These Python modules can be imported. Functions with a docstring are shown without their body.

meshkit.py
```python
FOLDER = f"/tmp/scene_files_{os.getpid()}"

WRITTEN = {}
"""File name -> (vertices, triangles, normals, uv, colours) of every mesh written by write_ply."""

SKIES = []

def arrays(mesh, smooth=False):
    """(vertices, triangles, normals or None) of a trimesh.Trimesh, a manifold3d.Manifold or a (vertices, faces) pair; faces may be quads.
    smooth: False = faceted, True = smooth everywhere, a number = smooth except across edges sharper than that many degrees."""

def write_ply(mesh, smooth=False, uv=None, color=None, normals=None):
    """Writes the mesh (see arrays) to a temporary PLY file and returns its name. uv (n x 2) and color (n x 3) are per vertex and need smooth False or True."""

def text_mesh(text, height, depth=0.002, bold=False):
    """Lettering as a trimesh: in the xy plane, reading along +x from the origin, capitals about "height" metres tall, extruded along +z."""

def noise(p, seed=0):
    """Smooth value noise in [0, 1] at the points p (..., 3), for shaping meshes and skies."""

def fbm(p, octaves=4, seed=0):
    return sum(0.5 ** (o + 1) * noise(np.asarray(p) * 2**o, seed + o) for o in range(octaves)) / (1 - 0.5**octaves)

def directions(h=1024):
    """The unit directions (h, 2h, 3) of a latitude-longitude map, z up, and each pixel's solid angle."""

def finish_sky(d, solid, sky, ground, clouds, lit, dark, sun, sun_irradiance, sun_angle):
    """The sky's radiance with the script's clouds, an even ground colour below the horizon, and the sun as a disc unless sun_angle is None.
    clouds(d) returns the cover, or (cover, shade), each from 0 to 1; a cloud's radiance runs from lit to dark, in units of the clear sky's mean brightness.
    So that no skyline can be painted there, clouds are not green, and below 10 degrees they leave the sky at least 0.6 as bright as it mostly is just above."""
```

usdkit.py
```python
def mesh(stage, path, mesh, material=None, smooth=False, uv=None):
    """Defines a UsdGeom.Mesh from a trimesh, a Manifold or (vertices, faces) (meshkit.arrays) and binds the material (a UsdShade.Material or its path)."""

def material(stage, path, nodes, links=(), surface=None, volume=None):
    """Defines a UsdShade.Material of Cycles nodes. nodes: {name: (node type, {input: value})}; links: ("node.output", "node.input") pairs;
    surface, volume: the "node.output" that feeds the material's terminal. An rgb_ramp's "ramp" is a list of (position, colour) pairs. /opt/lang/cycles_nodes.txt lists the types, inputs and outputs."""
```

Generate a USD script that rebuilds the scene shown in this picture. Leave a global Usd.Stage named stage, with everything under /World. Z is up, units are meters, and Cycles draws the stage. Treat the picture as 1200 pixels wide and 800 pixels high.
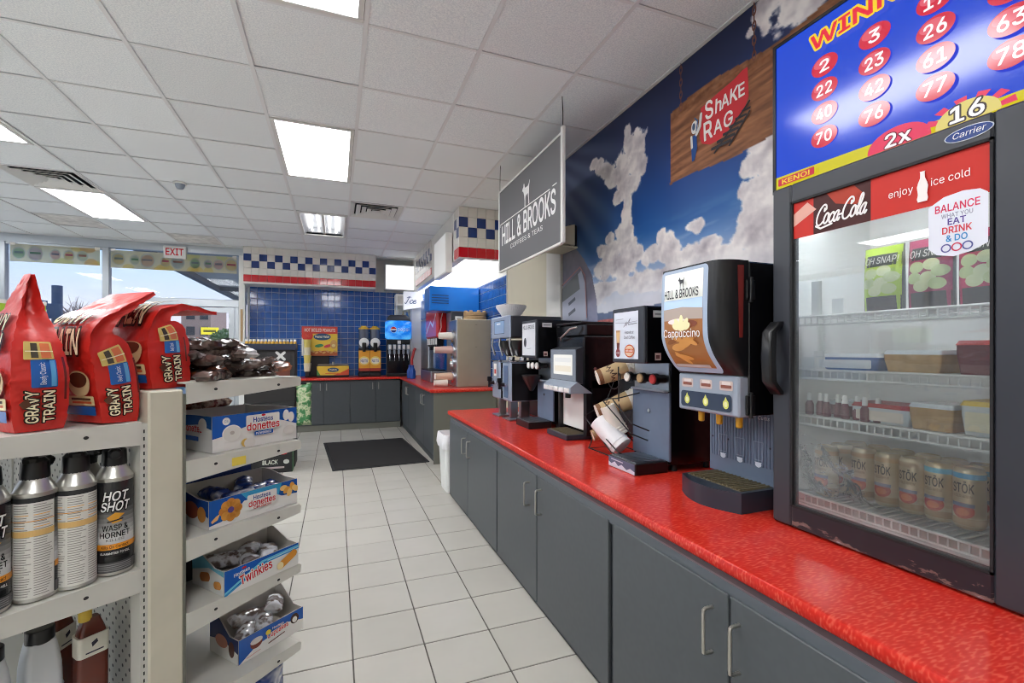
import math, random
import numpy as np
import trimesh
import usdkit, meshkit
from shapely.geometry import Polygon, LineString, Point, box as sbox
from shapely import affinity, union_all
from pxr import Usd, UsdGeom, UsdLux, UsdShade, Sdf, Gf

random.seed(11)
rng = np.random.default_rng(11)
stage = Usd.Stage.CreateInMemory()
UsdGeom.Xform.Define(stage, '/World')
UsdGeom.Scope.Define(stage, '/World/Looks')

# ------------------------------------------------------------------ camera, sky, exposure
CAM_H, CE = 1.355, 3.035
cam = UsdGeom.Camera.Define(stage, '/World/camera')
cam.AddTranslateOp().Set((0, 0, CAM_H))
cam.AddRotateZOp().Set(-math.degrees(0.3617))
cam.AddRotateXOp().Set(90)
cam.CreateHorizontalApertureAttr(36.0)
cam.CreateFocalLengthAttr(36.0 * 544.25 / 1200)
cam.CreateVerticalApertureOffsetAttr(36.0 * 10.3 / 1200)
cam.CreateExposureAttr(1.54)
PANEL = 6.0          # radiance of the ceiling light panels

_sky = usdkit.material(stage, '/World/Looks/sky', {
    'c': ('sky_texture', {'sky_type': 'preetham', 'turbidity': 2.6, 'sun_direction': (0.59, 0.0, 0.81)}),
    'h': ('hsv', {'saturation': 1.05, 'value': 0.6}),
    'tc': ('texture_coordinate', {}), 'mp': ('mapping', {'scale': (2.2, 2.2, 6.5)}),
    'n': ('noise_texture', {'scale': 2.0, 'detail': 7, 'roughness': 0.6, 'distortion': 0.4}),
    'r': ('rgb_ramp', {'ramp': [(0, (0, 0, 0)), (.5, (0, 0, 0)), (.8, (.6, .6, .6)), (1, (.8, .8, .8))]}),
    'mx': ('mix', {'color2': (.5, .53, .58)}), 'b': ('background_shader', {'strength': 1.0})},
    [('tc.generated', 'mp.vector'), ('mp.vector', 'n.vector'), ('n.fac', 'r.fac'), ('r.color', 'mx.fac'), ('c.color', 'h.color'),
     ('h.color', 'mx.color1'), ('mx.color', 'b.color')], surface='b.background')
_dome = UsdLux.DomeLight.Define(stage, '/World/sky_light')
UsdShade.MaterialBindingAPI.Apply(_dome.GetPrim()).Bind(_sky)
_sun = UsdLux.DistantLight.Define(stage, '/World/sun_light')
_sun.CreateIntensityAttr(9.0); _sun.CreateAngleAttr(0.53); _sun.CreateColorAttr(Gf.Vec3f(1, .95, .88))
_sun.AddRotateXYZOp().Set((0, 36, 0))

# ------------------------------------------------------------------ helpers
def lin(c):
    c = np.asarray(c, float) / 255.0
    return tuple(np.where(c <= .04045, c / 12.92, ((c + .055) / 1.055) ** 2.4))

MATS = {}
def mat(name, col, rough=.5, metal=0., spec=.5, noise=None, bump=None, coat=0., emit=0., var=0., trans=0.):
    """noise: (scale, amount) colour grain; bump: (scale, strength, distance); var: tone change between parts."""
    n = {'p': ('principled_bsdf', {'base_color': lin(col), 'roughness': rough, 'metallic': metal, 'specular_ior_level': spec, 'coat_weight': coat, 'transmission_weight': trans})}
    l = []
    if emit:
        n['p'][1].update({'emission_color': lin(col), 'emission_strength': emit})
    if noise or bump:
        n['tc'] = ('texture_coordinate', {})
    src = None
    if noise:
        n['nz'] = ('noise_texture', {'scale': noise[0], 'detail': 4, 'roughness': .6})
        a = noise[1]
        c = np.asarray(lin(col))
        n['rp'] = ('rgb_ramp', {'ramp': [(0, tuple(c * (1 - a))), (.35, tuple(c * (1 - a))), (.65, tuple(np.minimum(c * (1 + a), 1))), (1, tuple(np.minimum(c * (1 + a), 1)))]})
        l += [('tc.object', 'nz.vector'), ('nz.fac', 'rp.fac')]
        src = 'rp.color'
    if var:
        n['oi'] = ('object_info', {})
        n['mr'] = ('map_range', {'to_min': 1 - var, 'to_max': 1 + var})
        n['hv'] = ('hsv', {'color': lin(col)})
        l += [('oi.random', 'mr.value'), ('mr.result', 'hv.value')]
        if src:
            l.append((src, 'hv.color'))
        src = 'hv.color'
    if src:
        l.append((src, 'p.base_color'))
    if bump:
        n['bn'] = ('noise_texture', {'scale': bump[0], 'detail': 3})
        n['bp'] = ('bump', {'strength': bump[1], 'distance': bump[2]})
        l += [('tc.object', 'bn.vector'), ('bn.fac', 'bp.height'), ('bp.normal', 'p.normal')]
    MATS[name] = usdkit.material(stage, '/World/Looks/' + name, n, l, surface='p.BSDF')
    return MATS[name]

def mat_nodes(name, nodes, links, surface):
    MATS[name] = usdkit.material(stage, '/World/Looks/' + name, nodes, links, surface=surface)

for _n, _r, _s, _c in (('print', .55, .4, 0.), ('print_gloss', .22, .5, .3), ('print_paper', .8, .2, 0.)):
    mat_nodes(_n, {'a': ('attribute', {'attribute': 'col'}), 'p': ('principled_bsdf', {'roughness': _r, 'specular_ior_level': _s, 'coat_weight': _c})},
              [('a.color', 'p.base_color')], 'p.BSDF')
mat_nodes('print_screen', {'a': ('attribute', {'attribute': 'col'}), 'p': ('principled_bsdf', {'roughness': .12, 'emission_strength': .36, 'base_color': (.02, .02, .02)})},
          [('a.color', 'p.emission_color')], 'p.BSDF')
mat_nodes('print_backlit', {'a': ('attribute', {'attribute': 'col'}), 'p': ('principled_bsdf', {'roughness': .3, 'emission_strength': .10})},
          [('a.color', 'p.emission_color'), ('a.color', 'p.base_color')], 'p.BSDF')
mat_nodes('banner_paper', {'a': ('attribute', {'attribute': 'col'}), 'd': ('diffuse_bsdf', {}), 't': ('translucent_bsdf', {}), 'm': ('mix_closure', {'fac': .9})},
          [('a.color', 'd.color'), ('a.color', 't.color'), ('d.BSDF', 'm.closure1'), ('t.BSDF', 'm.closure2')], 'm.closure')
def pane(name, tint, haze, rough=.0, ior=1.5):
    mat_nodes(name, {'t': ('transparent_bsdf', {'color': tint}), 'g': ('glossy_bsdf', {'roughness': rough, 'color': (1, 1, 1)}), 'f': ('fresnel', {'IOR': ior}),
                     'm': ('mix_closure', {}), 'd': ('diffuse_bsdf', {'color': (.8, .82, .82)}), 'm2': ('mix_closure', {'fac': haze})},
              [('f.fac', 'm.fac'), ('t.BSDF', 'm.closure1'), ('g.BSDF', 'm.closure2'), ('m.closure', 'm2.closure1'), ('d.BSDF', 'm2.closure2')], 'm2.closure')
pane('window_glass', (.95, .97, .97), .01, 0., 1.25)
pane('cooler_glass', (.93, .95, .95), .035, .01)

def V(*a):
    return np.array(a, float)

_CH = None
def bx(x0, x1, y0, y1, z0, z1, c=0.0):
    """A box; c is the width of its chamfered edges."""
    global _CH
    x0, x1 = sorted((x0, x1)); y0, y1 = sorted((y0, y1)); z0, z1 = sorted((z0, z1))
    m, h = V((x0 + x1) / 2, (y0 + y1) / 2, (z0 + z1) / 2), V((x1 - x0) / 2, (y1 - y0) / 2, (z1 - z0) / 2)
    if not c:
        t = trimesh.creation.box(2 * h); t.apply_translation(m); return t
    if _CH is None:
        sg = [(i, j, k) for i in (-1, 1) for j in (-1, 1) for k in (-1, 1)]
        P = [np.array(s, float) - .1 * np.array([s[0] * (a != 0), s[1] * (a != 1), s[2] * (a != 2)]) for s in sg for a in range(3)]
        hull = trimesh.convex.convex_hull(np.array(P))
        d = ((hull.vertices[:, None] - np.array(P)[None]) ** 2).sum(-1)
        _CH = ([(s, a) for s in sg for a in range(3)], d.argmin(1)[hull.faces])
    keys, F = _CH
    c = min(c, .49 * 2 * h.min())
    P = [m + np.array(s) * (h - c * (np.arange(3) != a)) for s, a in keys]
    return trimesh.Trimesh(np.array(P), F, process=False)

def join(*ms):
    out = []
    for m in ms:
        out += list(m) if isinstance(m, (list, tuple)) else [m]
    return trimesh.util.concatenate(out)

def moved(m, t=(0, 0, 0), rx=0, ry=0, rz=0):
    m = m.copy()
    for a, ax in ((rx, (1, 0, 0)), (ry, (0, 1, 0)), (rz, (0, 0, 1))):
        if a:
            m.apply_transform(trimesh.transformations.rotation_matrix(a, ax))
    m.apply_translation(t)
    return m

def lathe(profile, n=28, at=(0, 0, 0), axis='z'):
    """Revolves (radius, height) pairs; closes both ends."""
    pr = np.array(profile, float)
    a = np.arange(n) * 2 * math.pi / n
    v = np.stack([pr[:, 0, None] * np.cos(a), pr[:, 0, None] * np.sin(a), np.repeat(pr[:, 1, None], n, 1)], -1).reshape(-1, 3)
    f = []
    for i in range(len(pr) - 1):
        for j in range(n):
            k = (j + 1) % n
            f += [[i * n + j, i * n + k, (i + 1) * n + k], [i * n + j, (i + 1) * n + k, (i + 1) * n + j]]
    b = len(v)
    v = np.vstack([v, [[0, 0, pr[0, 1]], [0, 0, pr[-1, 1]]]])
    L = (len(pr) - 1) * n
    for j in range(n):
        k = (j + 1) % n
        f += [[b, k, j], [b + 1, L + j, L + k]]
    m = trimesh.Trimesh(v, f, process=False)
    if m.volume < 0:
        m.invert()
    if axis == 'x':      # height runs along +x
        m.apply_transform(trimesh.transformations.rotation_matrix(math.pi / 2, (0, 1, 0)))
    if axis == '-x':
        m.apply_transform(trimesh.transformations.rotation_matrix(-math.pi / 2, (0, 1, 0)))
    if axis == 'y':
        m.apply_transform(trimesh.transformations.rotation_matrix(-math.pi / 2, (1, 0, 0)))
    if axis == '-y':
        m.apply_transform(trimesh.transformations.rotation_matrix(math.pi / 2, (1, 0, 0)))
    m.apply_translation(at)
    return m

def cyl(r, h, at=(0, 0, 0), axis='z', n=20, c=0.):
    return lathe([(r - c, 0), (r, c), (r, h - c), (r - c, h)] if c else [(r, 0), (r, h)], n, at, axis)

def tube(pts, r, n=8):
    p = np.asarray(pts, float)
    t = np.zeros_like(p); t[1:-1] = p[2:] - p[:-2]; t[0] = p[1] - p[0]; t[-1] = p[-1] - p[-2]
    t /= np.linalg.norm(t, axis=1, keepdims=True) + 1e-12
    up = V(0, 0, 1) if abs(t[0, 2]) < .9 else V(1, 0, 0)
    rings = []
    a = np.cross(t[0], up); a /= np.linalg.norm(a)
    rr = np.broadcast_to(r, (len(p),))
    ang = np.arange(n) * 2 * math.pi / n
    for i in range(len(p)):
        a = a - t[i] * (a @ t[i]); a /= np.linalg.norm(a) + 1e-12
        b = np.cross(t[i], a)
        rings.append(p[i] + rr[i] * (np.cos(ang)[:, None] * a + np.sin(ang)[:, None] * b))
    return loft(rings)

def loft(rings, cap=True):
    n = len(rings[0])
    v = np.vstack(rings)
    f = []
    for i in range(len(rings) - 1):
        for j in range(n):
            k = (j + 1) % n
            f += [[i * n + j, i * n + k, (i + 1) * n + k], [i * n + j, (i + 1) * n + k, (i + 1) * n + j]]
    if cap:
        b = len(v)
        v = np.vstack([v, rings[0].mean(0), rings[-1].mean(0)])
        L = (len(rings) - 1) * n
        for j in range(n):
            k = (j + 1) % n
            f += [[b, k, j], [b + 1, L + j, L + k]]
    m = trimesh.Trimesh(v, f, process=False)
    if m.volume < 0:
        m.invert()
    return m

def prism(pts, d0, d1, axis='z'):
    """Extrudes a polygon. axis z: pts are (x, y); x: pts are (y, z); y: pts are (x, z)."""
    poly = pts if isinstance(pts, Polygon) else Polygon(pts)
    m = trimesh.creation.extrude_polygon(poly.buffer(0), d1 - d0, engine='earcut')
    v = m.vertices.copy(); v[:, 2] += d0
    m = trimesh.Trimesh({'z': v, 'x': v[:, [2, 0, 1]], 'y': v[:, [0, 2, 1]]}[axis], m.faces, process=False)
    if m.volume < 0:
        m.invert()
    return m

USED = {}
def free(parent, name):
    k = USED.setdefault(parent, {})
    if name not in k:
        k[name] = 0
        return f'{parent}/{name}'
    k[name] += 1
    return f'{parent}/{name}_{k[name]:03d}'

def path_of(parent):
    return '/World' if parent is None else str(parent.GetPath())

def tag(p, label=None, cat=None, group=None, kind=None):
    for k, v in (('label', label), ('category', cat), ('group', group), ('kind', kind)):
        if v:
            p.SetCustomDataByKey(k, v)
    return p

def obj(name, mesh, m, parent=None, smooth=32, label=None, kind=None):
    p = usdkit.mesh(stage, free(path_of(parent), name), mesh, MATS[m] if isinstance(m, str) else m, smooth=smooth).GetPrim()
    return tag(p, label, kind=kind)

def thing(name, label, cat, loc=(0, 0, 0), rz=0., group=None, kind=None):
    x = UsdGeom.Xform.Define(stage, free('/World', name))
    x.AddTranslateOp().Set(tuple(map(float, loc)))
    x.AddRotateZOp().Set(float(rz))
    return tag(x.GetPrim(), label, cat, group, kind)

def dup(root, loc, rot=(0, 0, 0), label=None, group=None):
    was = root.GetCustomData()
    name = root.GetName()
    x = UsdGeom.Xform.Define(stage, free('/World', name))
    x.GetPrim().GetReferences().AddInternalReference(root.GetPath())
    x.ClearXformOpOrder()
    x.AddTranslateOp(opSuffix='put').Set(tuple(map(float, loc)))
    x.AddRotateXYZOp(opSuffix='put').Set(tuple(map(float, rot)))
    x.GetPrim().SetInstanceable(True)
    return tag(x.GetPrim(), label or was.get('label'), was.get('category'), group or was.get('group'))

# ---- flat print: coloured shapes laid on a surface, one mesh with a colour per vertex
_TXT = {}
def glyphs(t, bold):
    k = (t, bold)
    if k not in _TXT:
        m = meshkit.text_mesh(t, 1.0, .1, bold)
        f = m.faces[(m.vertices[m.faces][:, :, 2] > .05).all(1)]
        g = union_all([Polygon(m.vertices[q][:, :2]).buffer(1e-5) for q in f])
        _TXT[k] = affinity.translate(g, -g.bounds[0], 0)
    return _TXT[k]

class Print:
    def __init__(s, fn, base=.0006, step=.00025, sub=None, strip=None):
        s.strip = strip
        s.fn, s.base, s.step, s.sub, s.V, s.F, s.C, s.n, s.clip = fn, base, step, sub, [], [], [], 0, None
    def tris(s, v, f, col, same=False):
        if s.sub and len(f):
            v3, f = trimesh.remesh.subdivide_to_size(np.c_[v, np.zeros(len(v))], f, s.sub, max_iter=12)[:2]
            v = v3[:, :2]
        if not same:
            s.n += 1
        p = s.fn(v[:, 0], v[:, 1], s.base + s.step * s.n)
        s.F.append(f + sum(map(len, s.V))); s.V.append(p)
        c = col(v[:, 0], v[:, 1]) if callable(col) else np.tile(lin(col), (len(v), 1))
        s.C.append(c)
        return s
    def poly(s, pts, col, same=False):
        P = pts if hasattr(pts, 'geom_type') else Polygon(pts)
        P = P.buffer(0)
        if s.clip is not None:
            P = P.intersection(s.clip)
        G = list(getattr(P, 'geoms', [P]))
        if s.strip and not P.is_empty:      # on a cylinder every print is cut along the same lines, so that layers stay parallel
            x0, y0, x1, y1 = P.bounds
            G = []
            for k in range(math.floor(x0 / s.strip), math.ceil(x1 / s.strip)):
                c = P.intersection(sbox(k * s.strip, y0 - 1, (k + 1) * s.strip, y1 + 1))
                G += [g for g in getattr(c, 'geoms', [c]) if g.geom_type == 'Polygon']
        for g in G:
            if g.is_empty or g.area < 1e-12 or g.geom_type != 'Polygon':
                continue
            v, f = trimesh.creation.triangulate_polygon(g, engine='earcut')
            s.tris(np.asarray(v), np.asarray(f), col, same)
            same = True
        return s
    def rect(s, x0, y0, x1, y1, col, r=0., same=False):
        P = sbox(min(x0, x1), min(y0, y1), max(x0, x1), max(y0, y1))
        if r:
            P = P.buffer(-r).buffer(r, quad_segs=6)
        return s.poly(P, col, same)
    def ell(s, cx, cy, rx, ry, col, n=28, same=False, rot=0.):
        a = np.arange(n) * 2 * math.pi / n
        x, y = rx * np.cos(a), ry * np.sin(a)
        return s.poly(np.c_[cx + x * math.cos(rot) - y * math.sin(rot), cy + x * math.sin(rot) + y * math.cos(rot)], col, same)
    def line(s, pts, w, col, same=False, flat=False):
        return s.poly(LineString(pts).buffer(w / 2, quad_segs=3, cap_style=2 if flat else 1), col, same)
    def text(s, t, x, y, h, col, w=None, align='c', bold=False, rot=0., shear=0., out=None, ow=.12):
        """h: height of the capitals; w: stretch to that width; out: a colour for an outline."""
        g = glyphs(t, bold)
        W = g.bounds[2] * h
        sx = (w / W if w else 1.0) * h
        W = w or W
        g = affinity.affine_transform(g, [sx, shear * h, 0, h, -W * {'c': .5, 'l': 0, 'r': 1}[align], 0])
        g = affinity.translate(affinity.rotate(g, rot, origin=(0, 0), use_radians=True), x, y)
        if out is not None:
            s.poly(g.buffer(ow * h, quad_segs=2), out)
        return s.poly(g, col)
    def build(s, name, parent, m='print', label=None):
        v, f, c = np.vstack(s.V), np.vstack(s.F), np.vstack(s.C)
        me = usdkit.mesh(stage, free(path_of(parent), name), (v, f), MATS[m])
        UsdGeom.PrimvarsAPI(me).CreatePrimvar('col', Sdf.ValueTypeNames.Color3fArray, 'vertex').Set(np.clip(c, 0, 1).astype(np.float32))
        return tag(me.GetPrim(), label)

def flat(o, ux, uy):
    o, ux, uy = V(*o), V(*ux), V(*uy)
    n = np.cross(ux, uy)
    return lambda x, y, off: o + np.outer(x, ux) + np.outer(y, uy) + n * off
def on_front(x, y, z, **k):     # a sheet that faces -x, read from the aisle; local x runs along -y
    return Print(flat((x, y, z), (0, -1, 0), (0, 0, 1)), **k)
def on_near(x, y, z, **k):      # a sheet that faces -y
    return Print(flat((x, y, z), (1, 0, 0), (0, 0, 1)), **k)
def on_can(r, a0, **k):         # wraps a cylinder about z; a0: the direction its middle faces
    return Print(lambda x, y, off: np.c_[(r + off) * np.cos(a0 + x / r), (r + off) * np.sin(a0 + x / r), y], **k)

DOG = [(0, .62), (.06, .7), (.16, .74), (.2, .85), (.3, .83), (.34, .74), (.42, .66), (.75, .66), (.9, .72), (.98, .84), (1.02, .8), (.95, .66), (.93, .5), (.9, .3), (.95, .06), (.95, 0), (.84, 0), (.82, .22), (.76, .4),
       (.5, .36), (.44, .3), (.42, .04), (.46, 0), (.32, 0), (.33, .2), (.28, .36), (.22, .5), (.14, .58)]
def dog(pr, x, y, h, col):
    pr.poly([(x + (a - .5) * h * .8, y + b * h * 1.15) for a, b in DOG], col)

# ------------------------------------------------------------------ shared materials
mat('white_wall', (222, 220, 214), .6, noise=(3, .02))
mat('cream_wall', (196, 190, 168), .65, noise=(3, .02))
mat('trim_white', (226, 226, 222), .45)
mat('grout', (92, 87, 80), .85, noise=(30, .15))
mat('wall_grout', (205, 212, 220), .7)
mat('floor_tile', (189, 185, 176), .33, spec=.4, noise=(2.2, .035), var=.035)
mat('ceiling_tile', (240, 246, 250), .9, spec=.1, noise=(120, .11), bump=(260, .2, .003), var=.04)
mat('stained_tile', (226, 224, 220), .85, spec=.2, noise=(9, .16), bump=(260, .35, .004))
mat('ceiling_rail', (232, 233, 234), .45)
mat('plenum', (60, 60, 60), .9)
mat('blue_tile', (15, 80, 156), .1, coat=.4, noise=(6, .1), var=.06)
mat('navy_tile', (32, 58, 120), .15, coat=.3)
mat('red_tile', (196, 22, 36), .15, coat=.3)
mat('white_tile', (226, 222, 214), .2, coat=.2, var=.02)
mat('cabinet_grey', (80, 84, 87), .42, spec=.4, noise=(40, .04))
mat('cabinet_body', (58, 62, 66), .5)
mat('rail_grey', (86, 92, 98), .4)
mat('panel_olive', (112, 112, 102), .5)
mat('steel', (196, 192, 184), .32, metal=1.)
mat('brushed', (190, 194, 198), .28, metal=1., bump=(60, .05, .002))
mat('satin_steel', (172, 186, 206), .3, metal=.45)
mat('can_steel', (214, 212, 206), .3, metal=.9)
mat('chrome', (225, 225, 228), .12, metal=1.)
mat('aluminium', (188, 194, 200), .35, metal=.9)
mat('black_plastic', (20, 20, 23), .3)
mat('black_matte', (24, 24, 26), .6)
mat('black_gloss', (14, 14, 17), .14)
mat('charcoal', (52, 55, 62), .35)
mat('slate', (98, 112, 134), .34, noise=(14, .04))
mat('slate_dark', (44, 52, 64), .4)
mat('silver_plastic', (150, 160, 174), .35)
mat('white_plastic', (232, 232, 228), .35)
mat('cream_metal', (206, 200, 182), .5, noise=(5, .05), bump=(30, .04, .002))
mat('shelf_metal', (204, 202, 194), .45, noise=(6, .04))
mat('pegboard_metal', (196, 194, 186), .5)
mat('dark_slot', (34, 34, 34), .8)
mat('grey_card', (192, 188, 182), .85, noise=(8, .06))
mat('white_card', (228, 228, 226), .6)
mat('blue_card', (24, 66, 158), .45)
mat('dark_card', (34, 32, 32), .6)
mat('cup_paper', (232, 226, 216), .6)
mat('tan_card', (178, 148, 108), .7, noise=(40, .1))
mat('foam', (236, 234, 236), .5)
mat('rubber', (26, 26, 28), .7)
mat('orange_plastic', (222, 176, 44), .35)
mat('panel_light', (252, 253, 255), .5, emit=PANEL)
mat('lightbox_white', (250, 250, 248), .4, emit=.35)
mat('soffit_light', (250, 250, 248), .4, emit=1.3)
mat('board_white', (244, 244, 242), .4, emit=.06)
mat('tube_light', (255, 255, 255), .4, emit=2.4)
mat('reflector', (150, 152, 156), .4)
mat('led_white', (240, 246, 255), .4, emit=11.)

# ------------------------------------------------------------------ the setting
XW, YB, YW, YS = 1.89, 9.0, 8.75, 8.55      # mural wall, tiled back wall, window wall, face of the back soffit
XL, YR = -7.0, -2.6
def struct(name, mesh, m, label, cat, parent=None, smooth=32):
    return tag(obj(name, mesh, m, parent, smooth), label if parent is None else None, cat if parent is None else None, kind='structure')
def sthing(name, label, cat):
    return thing(name, label, cat, kind='structure')

# floor: grout bed and square tiles laid in it
fl = sthing('floor', 'pale square ceramic floor tiles with dark grout lines', 'floor')
obj('grout_bed', bx(XL, XW + .1, YR, YB + .1, -.08, -.003), 'grout', fl)
TP, fx0, fy0 = .3121, .0687, 3.087
def ftile(i, j):
    x, y = fx0 + i * TP, fy0 + j * TP
    g = .0032
    return bx(x + g, x + TP - g, y + g, y + TP - g, -.006, random.uniform(-.0006, .0004), .0016)
rest = []
for i in range(-22, 6):
    for j in range(-18, 19):
        x, y = fx0 + (i + .5) * TP, fy0 + (j + .5) * TP
        if x > 1.15 and y < 4.2 or y > 8.95 or y < YR + .1 or x < XL + .1 or (x > 1.2 and y > 5.6):
            continue
        if -.7 < x < 1.2 and .9 < y < 8.6:
            obj('tile', ftile(i, j), 'floor_tile', fl)
        else:
            rest.append(ftile(i, j))
obj('tile_field', join(rest), 'floor_tile', fl, kind='stuff')

# ceiling: lay-in tiles on a rail grid, lights and vents take whole cells
ce = sthing('ceiling', 'white speckled lay-in ceiling tiles on a metal rail grid', 'ceiling')
CT, cx0, cy0 = .6096, -.466, 3.12
obj('plenum_deck', bx(XL, XW + .1, YR, YB + .1, CE + .35, CE + .4), 'plenum', ce)
LIGHTS = {(c, r): 0 for c in (0, -4, -8) for r in (-7, -3, 1, 5)}
del LIGHTS[(0, 5)]
LIGHTS[(0, 5)] = 1
taken = {(c, r + k) for (c, r) in LIGHTS for k in (0, 1)} | {(1, 4), (-4, 4)}
rest = []
for i in range(-11, 4):
    for j in range(-10, 10):
        if (i, j) in taken:
            continue
        x0, y0 = cx0 + i * CT, cy0 + j * CT
        x1, y1 = min(x0 + CT, XW), min(y0 + CT, YB)
        x0, y0 = max(x0, XL), max(y0, YR)
        if x1 - x0 < .03 or y1 - y0 < .03:
            continue
        if x0 > 1.3 and y0 > 5.4 or y0 > 8.5 and -1.5 < x0 and x1 < .7:
            continue
        h = random.uniform(-.0015, .003)
        t = bx(x0 + .004, x1 - .004, y0 + .004, y1 - .004, CE + .0055 + h, CE + .022 + h, .003)
        t.apply_translation((-(x0 + x1) / 2, -(y0 + y1) / 2, -CE))
        t.apply_transform(trimesh.transformations.rotation_matrix(random.uniform(-.004, .004), (random.uniform(-1, 1), random.uniform(-1, 1), 0.01)))
        t.apply_translation(((x0 + x1) / 2, (y0 + y1) / 2, CE))
        if -5 <= i and -4 <= j:
            obj('tile', t, 'stained_tile' if (i, j) in ((-3, 8), (-5, 7)) else 'ceiling_tile', ce)
        else:
            rest.append(t)
obj('tile_field', join(rest), 'ceiling_tile', ce, kind='stuff')
for k in range(-11, 5):
    x = cx0 + k * CT
    if XL < x < XW:
        obj('rail', join(bx(x - .012, x + .012, YR, YB, CE - .001, CE + .003), bx(x - .003, x + .003, YR, YB, CE + .003, CE + .04)), 'ceiling_rail', ce)
for k in range(-9, 10):
    y = cy0 + k * CT
    for i in range(-11, 4):
        x0, x1 = max(cx0 + i * CT + .012, XL), min(cx0 + (i + 1) * CT - .012, XW)
        if x1 > x0 and not any((i, k) == (c, r + 1) for c, r in LIGHTS):
            if i >= -5 and k >= -4:
                obj('cross_rail', bx(x0, x1, y - .009, y + .009, CE, CE + .003), 'ceiling_rail', ce)
obj('wall_angle', join(bx(XW - .022, XW, YR, YB, CE - .004, CE + .003), bx(XL, XW, YW - .03, YW - .008, CE - .004, CE + .003)), 'ceiling_rail', ce)

# light fixtures
def troffer(c, r, style, where):
    t = thing('ceiling_light', where, 'ceiling light', (cx0 + (c + .5) * CT, cy0 + (r + 1) * CT, CE), group=None)
    w, l = CT / 2 - .014, CT - .014
    f = .03
    fr = [bx(-w, w, -l, -l + f, -.006, .012, .002), bx(-w, w, l - f, l, -.006, .012, .002), bx(-w, -w + f, -l + f, l - f, -.006, .012, .002), bx(w - f, w, -l + f, l - f, -.006, .012, .002)]
    obj('frame', join(fr), 'trim_white', t)
    if style == 0:
        obj('diffuser', bx(-w + f, w - f, -l + f, l - f, .001, .007), 'panel_light', t, label='glowing white lens')
        obj('housing', bx(-w + .01, w - .01, -l + .01, l - .01, .013, .09), 'reflector', t)
    else:
        a, b = w - f, l - f
        obj('reflector', join(prism([(-a, .002), (-a + .1, .1), (-.02, .1), (0, .06), (.02, .1), (a - .1, .1), (a, .002), (a + .01, .002), (a + .01, .12), (-a - .01, .12), (-a - .01, .002)], -b, b, 'y'),
                             bx(-a, a, -b, -b + .05, .03, .11), bx(-a, a, b - .05, b, .03, .11)), 'reflector', t, smooth=False)
        for x in (-.16, -.07, .07, .16):
            obj('lamp_tube', cyl(.013, 2 * b - .1, (x, -b + .05, .05), 'y'), 'tube_light', t)
        obj('spine', bx(-.018, .018, -b, b, .02, .06, .004), 'trim_white', t)
    return t
WHERE = {(0, -3): 'square-looking ceiling light panel cut by the top edge of the photo', (0, 1): 'bright ceiling light panel over the aisle, middle of three in a line',
         (0, 5): 'open ceiling fixture with bare fluorescent tubes, nearest the blue tiled wall', (-4, 1): 'ceiling light panel cut by the left edge of the photo',
         (-4, 5): 'long bright ceiling light panel touching the left square vent'}
for (c, r), st in LIGHTS.items():
    o = troffer(c, r, st, WHERE.get((c, r), 'ceiling light panel of the same kind outside the view'))
    if (c, r) not in WHERE:
        tag(o, group='ceiling lights outside the view')
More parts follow.
